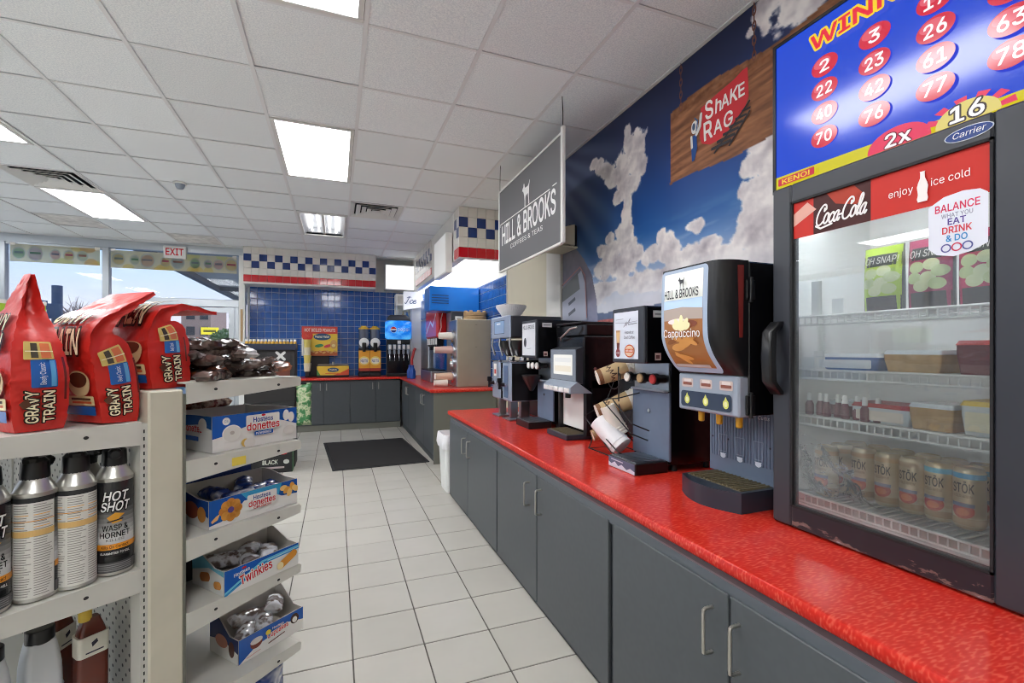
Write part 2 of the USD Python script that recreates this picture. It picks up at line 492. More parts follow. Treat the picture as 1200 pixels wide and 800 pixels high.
def vent(c, r, label):
    x, y = cx0 + (c + .5) * CT, cy0 + (r + .5) * CT
    t = thing('ceiling_vent', label, 'air vent', (x, y, CE))
    obj('backing', bx(-.28, .28, -.28, .28, .05, .055), 'dark_slot', t)
    for k, a in enumerate((.295, .228, .164, .104)):
        d = .052
        sq = lambda r, z: V([-r, -r, z], [r, -r, z], [r, r, z], [-r, r, z])
        R = [sq(a, -.005), sq(a - d, .018), sq(a - d, .022), sq(a, -.001), sq(a, -.005)]
        obj('louver', loft(R, cap=False), 'trim_white', t, smooth=False)
    obj('centre_plate', bx(-.045, .045, -.045, .045, .0, .004, .002), 'trim_white', t)
vent(1, 4, 'square white ceiling vent above the far end of the red counter')
vent(-4, 4, 'square white ceiling vent on the left beside the long light panel')
t = thing('smoke_detector', 'small round white detector dome on the ceiling', 'smoke detector', (-1.47, 5.55, CE))
obj('base', cyl(.06, .016, (0, 0, -.012), c=.003), 'trim_white', t)
obj('dome', lathe([(.004, -.062), (.026, -.058), (.038, -.04), (.042, -.02), (.044, -.012)]), 'silver_plastic', t)

# right wall (mural side), with blue tile at the drinks corner
wr = sthing('wall_right', 'right wall, cream past the mural and blue tiled at the drinks corner', 'wall')
obj('plaster', bx(XW, XW + .1, YR, YB + .1, 0, CE + .3), 'cream_wall', wr)
obj('corner_strip', bx(XW - .03, XW, 3.712, 4.0, 0, CE, .004), 'white_wall', wr)
obj('white_band', bx(XW - .012, XW, 5.15, YB, 2.25, CE), 'white_wall', wr)
obj('tile_bed', bx(XW - .012, XW, 5.15, YB, .89, 2.25), 'wall_grout', wr)
TW = .1125
tl = []
for a in range(int((YB - 5.15) / TW) + 1):
    for b in range(12):
        y0, z0 = 5.152 + a * TW, .895 + b * TW
        y1, z1 = min(y0 + TW, YB) - .003, min(z0 + TW, 2.25) - .003
        if y1 - y0 > .02:
            tl.append(bx(XW - .019, XW - .012, y0 + .003, y1, z0 + .003, z1, .0015))
obj('wall_tile', join(tl), 'blue_tile', wr, kind='stuff')

# back wall: blue tiles under a soffit with a chequered border
wb = sthing('wall_back', 'blue tiled back wall behind the drinks counter', 'wall')
obj('plaster', bx(-1.42, XW + .1, YB, YB + .1, 0, CE + .3), 'white_wall', wb)
obj('tile_bed', bx(-1.38, XW - .012, YB - .012, YB, .89, 2.44), 'wall_grout', wb)
tl = []
for a in range(29):
    for b in range(14):
        x0, z0 = -1.38 + a * TW, .89 + b * TW
        x1, z1 = min(x0 + TW, XW - .02), min(z0 + TW, 2.44)
        if x1 - x0 > .03:
            tl.append(bx(x0 + .003, x1 - .003, YB - .02, YB - .012, z0 + .003, z1 - .003, .0015))
obj('wall_tile', join(tl), 'blue_tile', wb, kind='stuff')
sf = sthing('trim_1', 'white tiled soffit with blue chequers and a red stripe over the back counter', 'soffit')
obj('box', bx(-1.41, .66, YS + .012, YB, 2.44, CE + .05), 'white_wall', sf)
n = 18
w = 2.06 / n
def border(t, fn, n, w, z0, rows, h, phase=0, skip=()):
    for a in range(n):
        for b in range(rows):
            k = 'red_tile' if b == 0 else 'white_tile'
            if b in (2, 3) and (a + b + phase) % 2 == 0:
                k = 'navy_tile'
            obj('tile', fn(a * w + .0015, (a + 1) * w - .0015, z0 + b * h + .0015, z0 + (b + 1) * h - .0015), k, t, smooth=False)
border(sf, lambda a, b, c, d: bx(-1.405 + a, -1.405 + b, YS, YS + .012, c, d, .002), n, w, 2.47, 5, (CE - 2.47) / 5, 1)
s2 = sthing('trim_2', 'white soffit box over the drinks corner with a chequered tile front', 'soffit')
SX, SY = 1.335, 5.28
obj('box', join(bx(SX + .012, XW - .012, SY + .012, SY + .1, 2.44, CE + .05), bx(SX + .012, SX + .1, SY + .1, YS + .4, 2.44, CE + .05)), 'white_wall', s2)
obj('under_panel', bx(SX + .1, XW - .012, SY + .1, YB - .02, 2.46, 2.49), 'soffit_light', s2, label='lit white panel under the soffit')
border(s2, lambda a, b, c, d: bx(SX + a, SX + b, SY, SY + .012, c, d, .002), 5, .111, 2.445, 5, (CE - 2.445) / 5, 1)
border(s2, lambda a, b, c, d: bx(SX, SX + .012, SY + .012 + a, SY + .012 + b, c, d, .002), 2, .111, 2.445, 5, (CE - 2.445) / 5, 0)
border(s2, lambda a, b, c, d: bx(SX, SX + .012, 7.0 + a, 7.0 + b, c, d, .002), 13, .111, 2.5, 5, (CE - 2.5) / 5, 0)
def lightbox(x0, x1, y0, y1, z0, z1, label, face):
    t = thing('sign_box', label, 'light box', ((x0 + x1) / 2, (y0 + y1) / 2, z0))
    a, b, h = (x1 - x0) / 2, (y1 - y0) / 2, z1 - z0
    obj('case', bx(-a, a, -b, b, 0, h, .006), 'trim_white', t)
    obj('face', bx(-a - .004, -a, -b + .015, b - .015, .015, h - .015) if face == 'x' else bx(-a + .015, a - .015, -b - .004, -b, .015, h - .015), 'lightbox_white' if face == 'y' else 'board_white', t, label='blank white face')
lightbox(.83, 1.5, 8.7, YB - .022, 2.46, 2.92, 'blank white light box on the back wall right of the chequered border', 'y')
lightbox(1.25, SX, 5.6, 6.3, 2.31, 2.80, 'blank white light box on the side of the corner soffit', 'x')
wl = sthing('wall_left', 'glazed storefront wall on the left, outside the view', 'wall')
obj('sill', bx(XL - .1, XL, YR, YB + .1, 0, .7), 'white_wall', wl); obj('header', bx(XL - .1, XL, YR, YB + .1, 2.92, CE + .3), 'white_wall', wl)
for k in range(7):
    y0 = YR + k * (YB - YR) / 6
    obj('mullion', bx(XL - .1, XL, y0 - .05, y0 + .05, .7, 2.92), 'aluminium', wl)
    if k < 6:
        obj('pane', bx(XL - .05, XL - .045, y0 + .05, y0 + (YB - YR) / 6 - .05, .7, 2.92), 'window_glass', wl)
struct('wall_rear', bx(XL, XW + .1, YR - .1, YR, 0, CE + .3), 'white_wall', 'plain white wall behind the camera', 'wall')

# storefront: header, mullions, panes and a glass door
ww = sthing('wall_front', 'storefront wall of framed glass beyond the shelves', 'wall')
obj('header', bx(XL, -1.41, YW, YW + .12, 2.915, CE + .3), 'aluminium', ww)
obj('sill', bx(XL, -3.31, YW, YW + .12, 0, .35), 'aluminium', ww)
obj('end_jamb', bx(-1.5, -1.41, YW - .02, YW + .12, 0, 2.915, .004), 'trim_white', ww)
obj('height_strip', bx(-1.475, -1.44, YW - .026, YW - .02, 1.5, 2.03), 'tan_card', ww, label='narrow height strip on the door jamb')
for k, (x0, x1) in enumerate(((-4.42, -3.31), (-5.6, -4.5), (-6.9, -5.68))):
    t = sthing('window_%d' % (k + 1), ['storefront pane between two grey mullions behind the red bags', 'storefront pane at the left edge of the photo', 'storefront pane outside the view'][k], 'window')
    obj('frame', join(bx(x0 - .08, x0, YW, YW + .1, .35, 2.915, .006), bx(x0, x1, YW + .01, YW + .09, .35, .40, .004), bx(x0, x1, YW + .01, YW + .09, 2.88, 2.915, .004)), 'aluminium', t)
    obj('pane', bx(x0, x1, YW + .045, YW + .051, .40, 2.88), 'window_glass', t)
t = sthing('door_1', 'grey framed glass door with a glazed transom above', 'door')
obj('frame', join(bx(-3.31, -3.225, YW, YW + .1, 0, 2.915, .006), bx(-3.225, -1.5, YW, YW + .1, 2.06, 2.18, .006), bx(-1.56, -1.5, YW, YW + .1, 0, 2.06, .006), bx(-3.225, -3.16, YW, YW + .1, 0, 2.06, .006)), 'aluminium', t)
obj('transom_pane', bx(-3.225, -1.5, YW + .045, YW + .051, 2.18, 2.915), 'window_glass', t)
obj('door_leaf', join(bx(-3.15, -3.06, YW + .02, YW + .07, .02, 2.05), bx(-1.65, -1.57, YW + .02, YW + .07, .02, 2.05), bx(-3.06, -1.65, YW + .02, YW + .07, 1.97, 2.05), bx(-3.06, -1.65, YW + .02, YW + .07, .02, .2)), 'aluminium', t)
obj('pane', bx(-3.06, -1.65, YW + .04, YW + .046, .2, 1.97), 'window_glass', t)
obj('push_bar', tube([(-3.0, YW + .02, 1.0), (-3.0, YW - .04, 1.0), (-1.75, YW - .04, 1.0), (-1.75, YW + .02, 1.0)], .014), 'aluminium', t)

PASTEL = [(238, 226, 196), (206, 214, 222), (196, 220, 206), (222, 214, 226), (232, 208, 214), (236, 224, 190), (214, 222, 214), (226, 206, 196)]
def banner(x0, x1, z0, z1, label, seed):
    r = random.Random(seed)
    o = thing('window_banner', label, 'paper banner', (x0, YW - .012, z0))
    W, H = x1 - x0, z1 - z0
    for x in (.0, W - .06):
        obj('tape', bx(x, x + .06, -.0035, -.002, H - .02, H + .02), 'cup_paper', o)
    p = on_near(0, .001, 0, base=.0008, step=.0002)
    p.clip = sbox(0, 0, W, H)
    p.rect(0, 0, W, H, (248, 240, 208))
    for k in range(int(W / .2)):
        p.ell(r.uniform(0, W), r.choice((0, H)), r.uniform(.06, .13), H * r.uniform(.2, .4), r.choice([(244, 230, 176), (244, 218, 176), (238, 238, 190)]))
    x = .1
    i = 0
    while x < W - .06:
        a = r.uniform(.07, .115)
        p.ell(x, H * .5, a * .85, min(H * .46, a), (228, 228, 224))
        p.ell(x, H * .48, a * .72, min(H * .38, a * .8), PASTEL[(i + seed) % len(PASTEL)])
        p.rect(x - a * .55, H * .47, x + a * .55, H * .47 + .03, [(170, 186, 204), (150, 190, 172), (180, 186, 206), (222, 140, 174), (222, 168, 160)][i % 5], .008)
        x += a * 2.05
        i += 1
    p.build('print', o, 'banner_paper')
banner(-4.36, -3.33, 2.63, 2.88, 'long pale yellow paper banner of round logos above the single window', 2)
banner(-3.2, -1.53, 2.61, 2.88, 'long pale yellow paper banner of round logos above the glass door', 5)
t = thing('exit_sign', 'small white EXIT sign with red letters on the storefront header', 'exit sign', (-2.37, YW - .04, 2.80))
obj('case', bx(-.15, .15, -.03, .04, 0, .19, .008), 'trim_white', t)
p = on_near(0, -.03, 0, base=.001)
p.text('EXIT', 0, .045, .105, (206, 32, 46), w=.235, bold=True)
p.build('lettering', t, 'print', label='red EXIT letters')

# ------------------------------------------------------------------ mural on the right wall
def ramp(t, stops):
    xs = [a for a, _ in stops]
    return np.stack([np.interp(t, xs, [c[k] for _, c in stops]) for k in range(3)], -1)
def blobs(Y, Z, L):
    d = np.full(Y.shape, -9.0)
    for cy, cz, ry, rz in L:
        d = np.maximum(d, 1 - np.sqrt(((Y - cy) / ry) ** 2 + ((Z - cz) / rz) ** 2))
    return d
def paint_mural(Y, Z):
    c = ramp(Z, [(1.6, (206, 210, 222)), (1.8, (186, 196, 216)), (1.98, (96, 134, 186)), (2.12, (34, 92, 160)), (2.3, (22, 72, 142)), (2.6, (24, 54, 112)), (2.85, (26, 40, 82)), (3.05, (26, 36, 70))])
    g = np.clip((Y - 2.55) / .9, 0, 1)[..., None] * np.clip((Z - 1.9) / .3, 0, 1)[..., None]
    c = c * (1 - .55 * g) + .55 * g * np.array((92, 104, 132))
    f2 = lambda s, o=5, sd=3: meshkit.fbm(np.stack([Y * s, Z * s * 1.1, np.full_like(Y, 3.3)], -1), o, sd)
    ray = np.sin((np.arctan2(Z - 3.4, 4.3 - Y)) * 46 + 2 * f2(1.5, 2)) * .5 + .5
    c = c + (ray[..., None] * np.clip((Y - 2.3) / 1.0, 0, 1)[..., None] * np.array((26, 26, 24)))
    wisp = np.clip(meshkit.fbm(np.stack([Y * 2.2 + Z * 3, Z * 13, np.zeros_like(Y)], -1), 5, 9) - .52, 0, 1) * 4 * np.clip(1 - np.abs(Z - 1.98) / .22, 0, 1)
    c = c * (1 - wisp[..., None] * .6) + wisp[..., None] * .6 * np.array((196, 206, 222))
    L = [(2.72, 2.84, .05, .08), (2.70, 2.76, .07, .09), (3.17, 2.81, .07, .05), (3.09, 2.77, .07, .06), (3.0, 2.70, .1, .07), (2.9, 2.62, .12, .09), (2.78, 2.63, .13, .13), (2.60, 2.74, .09, .1), (2.64, 2.63, .12, .15), (2.56, 2.58, .07, .08),
         (2.72, 2.5, .15, .1), (2.82, 2.45, .09, .07), (2.72, 2.38, .06, .1), (2.73, 2.27, .07, .12), (2.76, 2.17, .12, .09), (2.95, 2.17, .08, .05), (3.03, 2.1, .11, .07), (2.9, 2.07, .13, .1), (2.72, 2.06, .13, .12), (3.0, 1.98, .16, .1), (2.78, 1.95, .22, .12), (2.62, 2.0, .09, .08),
         (2.1, 2.06, .06, .035), (2.05, 2.05, .05, .04), (2.36, 2.06, .05, .06), (2.31, 2.02, .08, .07), (2.28, 1.95, .12, .08), (2.46, 1.97, .1, .06), (2.52, 1.94, .06, .05), (2.15, 1.89, .2, .07), (1.95, 1.93, .1, .05), (1.9, 1.86, .15, .06), (1.72, 1.9, .12, .06),
         (1.55, 2.33, .16, .08), (1.68, 2.25, .08, .07), (1.6, 2.22, .1, .06), (1.74, 2.14, .05, .05), (1.66, 2.1, .1, .11), (1.56, 2.12, .12, .14), (1.7, 1.98, .09, .08), (1.58, 1.95, .16, .12), (3.68, 2.27, .09, .08), (3.62, 2.2, .06, .05), (1.4, 2.9, .2, .16), (1.62, 2.96, .08, .1), (1.7, 2.9, .035, .03)]
    for k in range(26):
        r_ = random.Random(k)
        L.append((r_.uniform(1.4, 3.3), r_.uniform(1.72, 1.84), r_.uniform(.1, .25), r_.uniform(.04, .08)))
    d = blobs(Y, Z, L)
    n = f2(16, 5, 5)
    dens = np.clip((d + (n - .5) * 1.25 - .02) * 7, 0, 1)[..., None]
    e = .02
    nz = meshkit.fbm(np.stack([(Y + e) * 16, (Z + e) * 17.6, np.full_like(Y, 3.3)], -1), 4, 5) - n
    sh = np.clip(.84 + nz * .9 + (f2(6, 5, 8) - .5) * 1.9 + (.2 - np.clip(d, 0, .6)) * .35, 0, 1)[..., None]
    cl = sh * np.array((246, 240, 236)) + (1 - sh) * np.array((150, 140, 150))
    c = c * (1 - dens) + cl * dens
    haze = np.clip((1.9 - Z) / .22, 0, 1)[..., None] * .75
    c = c * (1 - haze) + haze * (np.array((208, 208, 216)) + (f2(7, 4, 2)[..., None] - .5) * 60)
    hill = 1.625 + .03 * f2(5, 3, 4)
    c = np.where((Z < hill)[..., None], np.array((96, 110, 140)) + 30 * (f2(20, 3, 1)[..., None] - .5), c)
    field = (Z < 1.585)[..., None]
    c = np.where(field, np.array((170, 96, 92)) + (f2(60, 3, 6)[..., None] - .5) * np.array((150, 90, 70)), c)
    # engine at the left edge
    edge = np.interp(Z, [.7, 1.55, 1.75, 1.95, 2.1, 2.2, 2.28, 2.3], [3.02, 3.11, 3.13, 3.2, 3.33, 3.45, 3.6, 3.75])
    eng = Y > edge
    ec = ramp(Z, [(1.5, (140, 146, 176)), (1.85, (128, 124, 140)), (2.25, (128, 126, 136))]) + (f2(18, 3, 2)[..., None] - .5) * 24
    c = np.where(eng[..., None], ec, c)
    # wooden board
    top = 2.785 + .02 * np.sin(Y * 7) + .012 * (f2(9, 2, 7) - .5)
    bot = 2.345 + .012 * np.sin(Y * 9 + 1) + .02 * (f2(14, 2, 8) - .5)
    lft = 2.28 + .012 * (f2(25, 2, 9) - .5)
    w = (Z < top) & (Z > bot) & (Y < lft)
    gr = meshkit.fbm(np.stack([Y * 5, (Z + .08 * Y) * 75 + 3 * f2(3, 2), np.zeros_like(Y)], -1), 4, 12)[..., None]
    wc = np.array((112, 70, 44)) + (gr - .25) * np.array((120, 88, 62))
    bark = np.clip((Z - top + .085) / .03, 0, 1)[..., None]
    wc = wc * (1 - .45 * bark) + bark * .45 * (np.array((120, 76, 44)) + (f2(45, 3, 3)[..., None] - .5) * 150)
    c = np.where(w[..., None], wc, c)
    return np.clip(c, 4, 250)
my, mz = np.arange(.2, 3.7071, .0078), np.arange(.77, 3.03, .0078)
GY, GZ = np.meshgrid(my, mz, indexing='ij')
COL = paint_mural(GY, GZ)
COL = np.where(COL / 255 <= .04045, COL / 255 / 12.92, ((COL / 255 + .055) / 1.055) ** 2.4).reshape(-1, 3)
na, nb = len(my), len(mz)
ia, ib = np.meshgrid(np.arange(na - 1), np.arange(nb - 1), indexing='ij')
q = (ia * nb + ib).ravel()
F = np.vstack([np.c_[q, q + nb + 1, q + nb], np.c_[q, q + 1, q + nb + 1]])
mu = thing('wall_mural', 'large printed wall mural of blue sky, white clouds and a hanging wooden board', 'mural', (0, 0, 0))
obj('backing', bx(XW - .005, XW, my[0], my[-1], mz[0], mz[-1]), 'white_card', mu)
me = usdkit.mesh(stage, free(path_of(mu), 'printed_sheet'), (np.c_[np.full(GY.size, XW - .0062), GY.ravel(), GZ.ravel()], F), MATS['print'])
UsdGeom.PrimvarsAPI(me).CreatePrimvar('col', Sdf.ValueTypeNames.Color3fArray, 'vertex').Set(COL.astype(np.float32))
p = Print(flat((XW - .0064, 0, 0), (0, -1, 0), (0, 0, 1)), base=.0004)
m_ = lambda pts: [(-y, z) for y, z in pts]
for y0 in (2.189, 1.68):
    for k in range(8):
        zc = 2.775 + k * .036
        if k % 2:
            p.line(m_([(y0, zc - .026), (y0, zc + .026)]), .007, (104, 62, 52), same=k > 0)
        else:
            o = Point(-y0, zc).buffer(1)
            ring = affinity.scale(o, .013, .026).difference(affinity.scale(o, .006, .017))
            p.poly(ring, (120, 74, 62), same=k > 0)
p.poly(m_([(2.03, 2.69), (2.037, 2.529), (2.02, 2.49), (1.96, 2.462), (1.9, 2.462), (1.793, 2.499), (1.738, 2.545), (1.711, 2.594), (1.718, 2.742), (1.75, 2.742), (1.80, 2.725), (1.9, 2.712)]), (206, 44, 52))
CR = (244, 236, 230)
p.text('S', -1.965, 2.608, .094, CR, w=.058, bold=True, shear=-.08); p.text('h', -1.905, 2.612, .072, CR, w=.042, bold=True, shear=.06); p.text('A', -1.857, 2.614, .066, CR, w=.052, bold=True); p.text('K', -1.803, 2.614, .07, CR, w=.05, bold=True, shear=.08); p.text('E', -1.752, 2.616, .064, CR, w=.038, bold=True, shear=-.04)
p.text('R', -1.973, 2.498, .096, CR, w=.062, bold=True, shear=-.05); p.text('A', -1.905, 2.503, .068, CR, w=.058, bold=True); p.text('G', -1.838, 2.506, .072, CR, w=.06, bold=True, shear=.05)
p.poly(m_([(2.1, 2.56), (2.06, 2.565), (2.055, 2.48), (2.075, 2.42), (2.095, 2.42), (2.1, 2.48)]), (22, 72, 138))
p.line(m_([(2.095, 2.5), (2.1, 2.56)]), .016, (226, 226, 222))
p.line(m_([(2.06, 2.56), (2.035, 2.59), (2.025, 2.655)]), .02, (226, 226, 222))
p.ell(-2.075, 2.605, .026, .036, (226, 226, 222))
p.ell(-2.08, 2.61, .012, .02, (70, 92, 120))
p.line(m_([(2.072, 2.655), (2.05, 2.63), (2.06, 2.58)]), .008, (60, 96, 140))
for a in range(6):
    s_ = a / 5.5
    ya, za = 1.9 - .19 * s_, 2.43 + .12 * s_
    p.line(m_([(ya + .05 - .03 * s_, za), (ya - .085 + .06 * s_, za - .005)]), .016 - .006 * s_, (46, 44, 48), same=a > 0, flat=True)
p.line(m_([(1.93, 2.40), (1.70, 2.57)]), .01, (46, 44, 48), flat=True)
p.line(m_([(1.83, 2.40), (1.70, 2.52)]), .01, (46, 44, 48), flat=True)
p.poly(m_([(3.7, 1.86), (3.36, 2.01), (3.3, 1.9), (3.27, 1.6), (3.7, 1.6)]), (168, 172, 188))
p.poly(m_([(3.7, 1.9), (3.42, 2.0), (3.38, 1.86), (3.7, 1.78)]), (112, 116, 118))
p.line(m_([(3.7, 1.93), (3.38, 2.04), (3.3, 1.96), (3.27, 1.62)]), .012, (176, 128, 128))
for zc in (1.76, 1.67):
    p.line(m_([(3.58, zc - .01), (3.46, zc + .03)]), .028, (92, 96, 106), flat=True, same=zc < 1.7)
p.build('board_lettering', mu, 'print', label='painted red patch with SHAKE RAG, a waving man, rails and chains')

# bracket lamp at the end of the mural
t = thing('emergency_light', 'beige wall emergency light at the far end of the mural', 'wall light', (1.78, 3.5, 2.24))
obj('backplate', bx(.03, .104, -.06, .21, -.03, .16, .006), 'black_plastic', t)
obj('body', loft([V([.06, -.10, -.02], [.06, .20, -.02], [.06, .20, .155], [.06, -.10, .155]), V([-.07, -.05, .01], [-.07, .18, .01], [-.07, .18, .12], [-.07, -.05, .12])]), 'cream_wall', t, smooth=False)
obj('lamp_head', lathe([(.05, 0), (.06, .02), (.055, .05), (.02, .075)], 20, (-.07, .0, .07), '-x'), 'white_plastic', t)
obj('bracket', bx(-.14, .104, -.075, .2, -.035, -.02, .004), 'cream_wall', t)

# hanging menu board
t = thing('hanging_sign', 'grey hanging sign reading HILL & BROOKS COFFEES & TEAS', 'hanging sign', (1.4, 3.38, 2.07))
obj('panel', bx(-.008, .008, -.62, .62, 0, .72), 'charcoal', t)
obj('frame', join(bx(-.012, .012, -.645, -.615, -.005, .765, .003), bx(-.012, .012, .615, .645, -.005, .725, .003), bx(-.012, .012, -.615, .615, -.012, .006, .003), bx(-.012, .012, -.615, .615, .714, .73, .003)), 'trim_white', t)
obj('hook', tube([(0, -.63, .755), (0, -.63, .86), (0, -.62, .965)], .003), 'black_matte', t)
obj('hook', tube([(0, .63, .72), (0, .63, .8), (0, .62, .965)], .003), 'black_matte', t)
p = on_front(-.008, 0, 0, base=.001, step=.0006)
p.rect(-.612, .008, .612, .712, (104, 104, 106))
W_ = (238, 238, 236)
p.text('HILL & BROOKS', 0, .222, .165, W_, w=1.09, bold=True)
p.text('COFFEES & TEAS', .0, .152, .036, W_, w=.66)
p.line([(-.585, .415), (.45, .405)], .008, W_)
p.line([(-.585, .415), (-.585, .395)], .008, W_)
p.line([(.5, .412), (.56, .412)], .008, W_)
dog(p, .02, .415, .19, W_)
p.build('lettering', t, 'print', label='white horse-like dog emblem and lettering')

# lottery screen above the cooler
t = thing('wall_screen', 'blue keno screen of winning numbers above the cooler', 'television', (1.6, .85, 1.96))
obj('casing', bx(.0, .05, -.48, .486, 0, .575, .006), 'black_plastic', t)
obj('mount', bx(.05, XW - 1.6, -.12, .12, .15, .42, .01), 'black_matte', t)
obj('bezel', join(bx(-.006, .002, -.48, -.468, 0, .575), bx(-.006, .002, .474, .486, 0, .575), bx(-.006, .002, -.468, .474, 0, .012), bx(-.006, .002, -.468, .474, .563, .575)), 'black_plastic', t)
p = on_front(0, -.85, -1.96, base=.0008)
p.clip = sbox(-1.324, 1.972, -.382, 2.523)
G = lambda y, z: (-y, z)
p.rect(-1.324, 1.972, -.382, 2.523, (4, 66, 206))
p.poly([(-1.324, 1.972), (-1.324, 2.022), (-.382, 1.998), (-.382, 1.972)], (206, 196, 30))
RED, PK = (206, 34, 60), (250, 248, 250)
for c_, (yy, nums) in enumerate(((1.134, ('2', '22', '40', '70')), (.971, ('3', '23', '42', '76')), (.809, ('17', '26', '61', '77')), (.648, ('', '', '63', '78')))):
    for r_, nn in enumerate(nums):
        zz = 2.353 - .0832 * r_
        p.ell(-yy, zz, .047, .036, RED)
        p.ell(-yy - .008, zz + .012, .03, .018, (222, 92, 108))
        if nn:
            p.text(nn, -yy, zz - .019, .038, PK, bold=True, w=.022 * len(nn) + .012)
p.text('WINNING', -.94, 2.425, .05, (226, 38, 60), w=.47, bold=True, out=(240, 206, 40), ow=.14, rot=.02)
p.rect(-1.305, 1.981, -1.162, 2.008, (196, 40, 66), .004)
p.text('KENO!', -1.234, 1.986, .017, (240, 214, 60), w=.11, bold=True)
p.ell(-.9, 1.978, .085, .055, (226, 60, 96))
p.text('2x', -.9, 1.977, .04, PK, w=.07, bold=True, out=(120, 30, 50), ow=.08)
for k in range(6):
    a0, a1 = k * math.pi / 6, (k + .55) * math.pi / 6
    p.poly([(-.735 + .1 * math.cos(a0), 1.978 + .062 * math.sin(a0)), (-.735 + .1 * math.cos(a1), 1.978 + .062 * math.sin(a1)), (-.735, 1.978)], (226, 60, 96), same=k > 0)
p.ell(-.735, 1.978, .07, .05, (222, 206, 120))
p.text('16', -.735, 1.978, .042, PK, w=.075, bold=True, out=(70, 60, 60), ow=.1)
p.build('picture', t, 'print_screen', label='lit picture of numbered red balls on blue')

# ------------------------------------------------------------------ coffee counter
CZ = .765
mat_nodes('red_laminate', {
    'tc': ('texture_coordinate', {}), 'm1': ('mapping', {'scale': (52, 180, 90)}), 'n1': ('noise_texture', {'scale': 1.0, 'detail': 0.0}),
    'm2': ('mapping', {'scale': (14, 22, 20)}), 'n2': ('noise_texture', {'scale': 1.0, 'detail': 2}), 'ad': ('math', {'math_type': 'multiply_add', 'value2': .35}),
    'rp': ('rgb_ramp', {'ramp': [(0, lin((196, 34, 24))), (.55, lin((208, 42, 31))), (.74, lin((213, 52, 39))), (.84, lin((220, 74, 56))), (1, lin((224, 88, 70)))]}),
    'p': ('principled_bsdf', {'roughness': .2, 'specular_ior_level': .5})},
    [('tc.object', 'm1.vector'), ('m1.vector', 'n1.vector'), ('tc.object', 'm2.vector'), ('m2.vector', 'n2.vector'), ('n2.fac', 'ad.value1'), ('n1.fac', 'ad.value3'), ('ad.value', 'rp.fac'), ('rp.color', 'p.base_color')], 'p.BSDF')

def handle(door, at, along='z', out=(-1, 0, 0), L=.125):
    o, a, b = V(*out), V(*at), V(0, 0, 1)
    pts = []
    for s_, k in ((0, 0), (0, .75), (.03, .97), (.12, 1), (.88, 1), (.97, .97), (1, .75), (1, 0)):
        pts.append(a + b * L * (s_ - .5) + o * .032 * k)
    obj('handle', tube(pts, .0052, 10), 'steel', door, label='satin metal pull handle')

def base_cabinet(label, y0, y1, doors, x0, x1, z0, z1, hz):
    t = thing('base_cabinet', label, 'cabinet', (x1, (y0 + y1) / 2, 0))
    c = (y0 + y1) / 2
    obj('body', bx(x0 + .016 - x1, 0, y0 - c, y1 - c, 0, z1), 'cabinet_body', t)
    obj('top_rail', bx(x0 + .006 - x1, x0 + .016 - x1, y0 - c, y1 - c, z1 - .04, z1), 'rail_grey', t)
    for (a, b, hy) in doors:
        d = obj('door', bx(x0 - x1, x0 + .014 - x1, a - c, b - c, z0, z1 - .03, .0022), 'cabinet_grey', t)
        if hy is not None:
            handle(d, (x0 - x1, hy - c, hz))
    return t
N = [('grey two-door cabinet under the far end of the coffee counter', 2.888, 4.24, ((2.893, 3.604, 3.53), (3.612, 4.236, 3.68))),
     ('grey two-door cabinet under the middle of the coffee counter', 1.535, 2.888, ((1.552, 2.232, 2.18), (2.242, 2.876, 2.335))),
     ('grey two-door cabinet below the glass-door cooler', .2, 1.535, ((.25, .955, .925), (.963, 1.519, 1.018)))]
for lb, a, b, dd in N:
    base_cabinet(lb, a, b, dd, .985, XW - .001, .028, .727, .575)
def slab_profile(x0, x1, z0, z1):
    return [(x1, z0), (x1, z1), (x0 + .012, z1), (x0 + .004, z1 - .003), (x0, z1 - .010), (x0, z0 + .008), (x0 + .004, z0)]
t = obj('countertop', prism(slab_profile(1.024, XW, .727, CZ), .15, 4.49, 'y'), 'red_laminate')
tag(t, 'long red speckled laminate countertop holding the coffee machines and cooler', 'countertop')

t = thing('trash_can', 'white plastic trash can tucked beside the end of the coffee counter', 'trash can', (1.085, 4.44, 0))
def rr(w, d, r, z, n=5):
    out = []
    for cx, cy, a0 in ((w - r, d - r, 0), (-w + r, d - r, 90), (-w + r, -d + r, 180), (w - r, -d + r, 270)):
        for k in range(n):
            a = math.radians(a0 + 90 * k / (n - 1))
            out.append((cx + r * math.cos(a), cy + r * math.sin(a), z))
    return np.array(out)
obj('bin', loft([rr(.105, .12, .04, .0), rr(.115, .13, .04, .02), rr(.14, .155, .045, .5), rr(.128, .143, .04, .5), rr(.1, .115, .03, .03)]), 'white_plastic', t)
obj('liner', loft([rr(.146, .16, .045, .42), rr(.158, .172, .05, .46), rr(.152, .166, .05, .525), rr(.146, .16, .045, .555), rr(.13, .145, .045, .555), rr(.128, .143, .04, .46)]), 'foam', t, label='white liner folded over the rim')

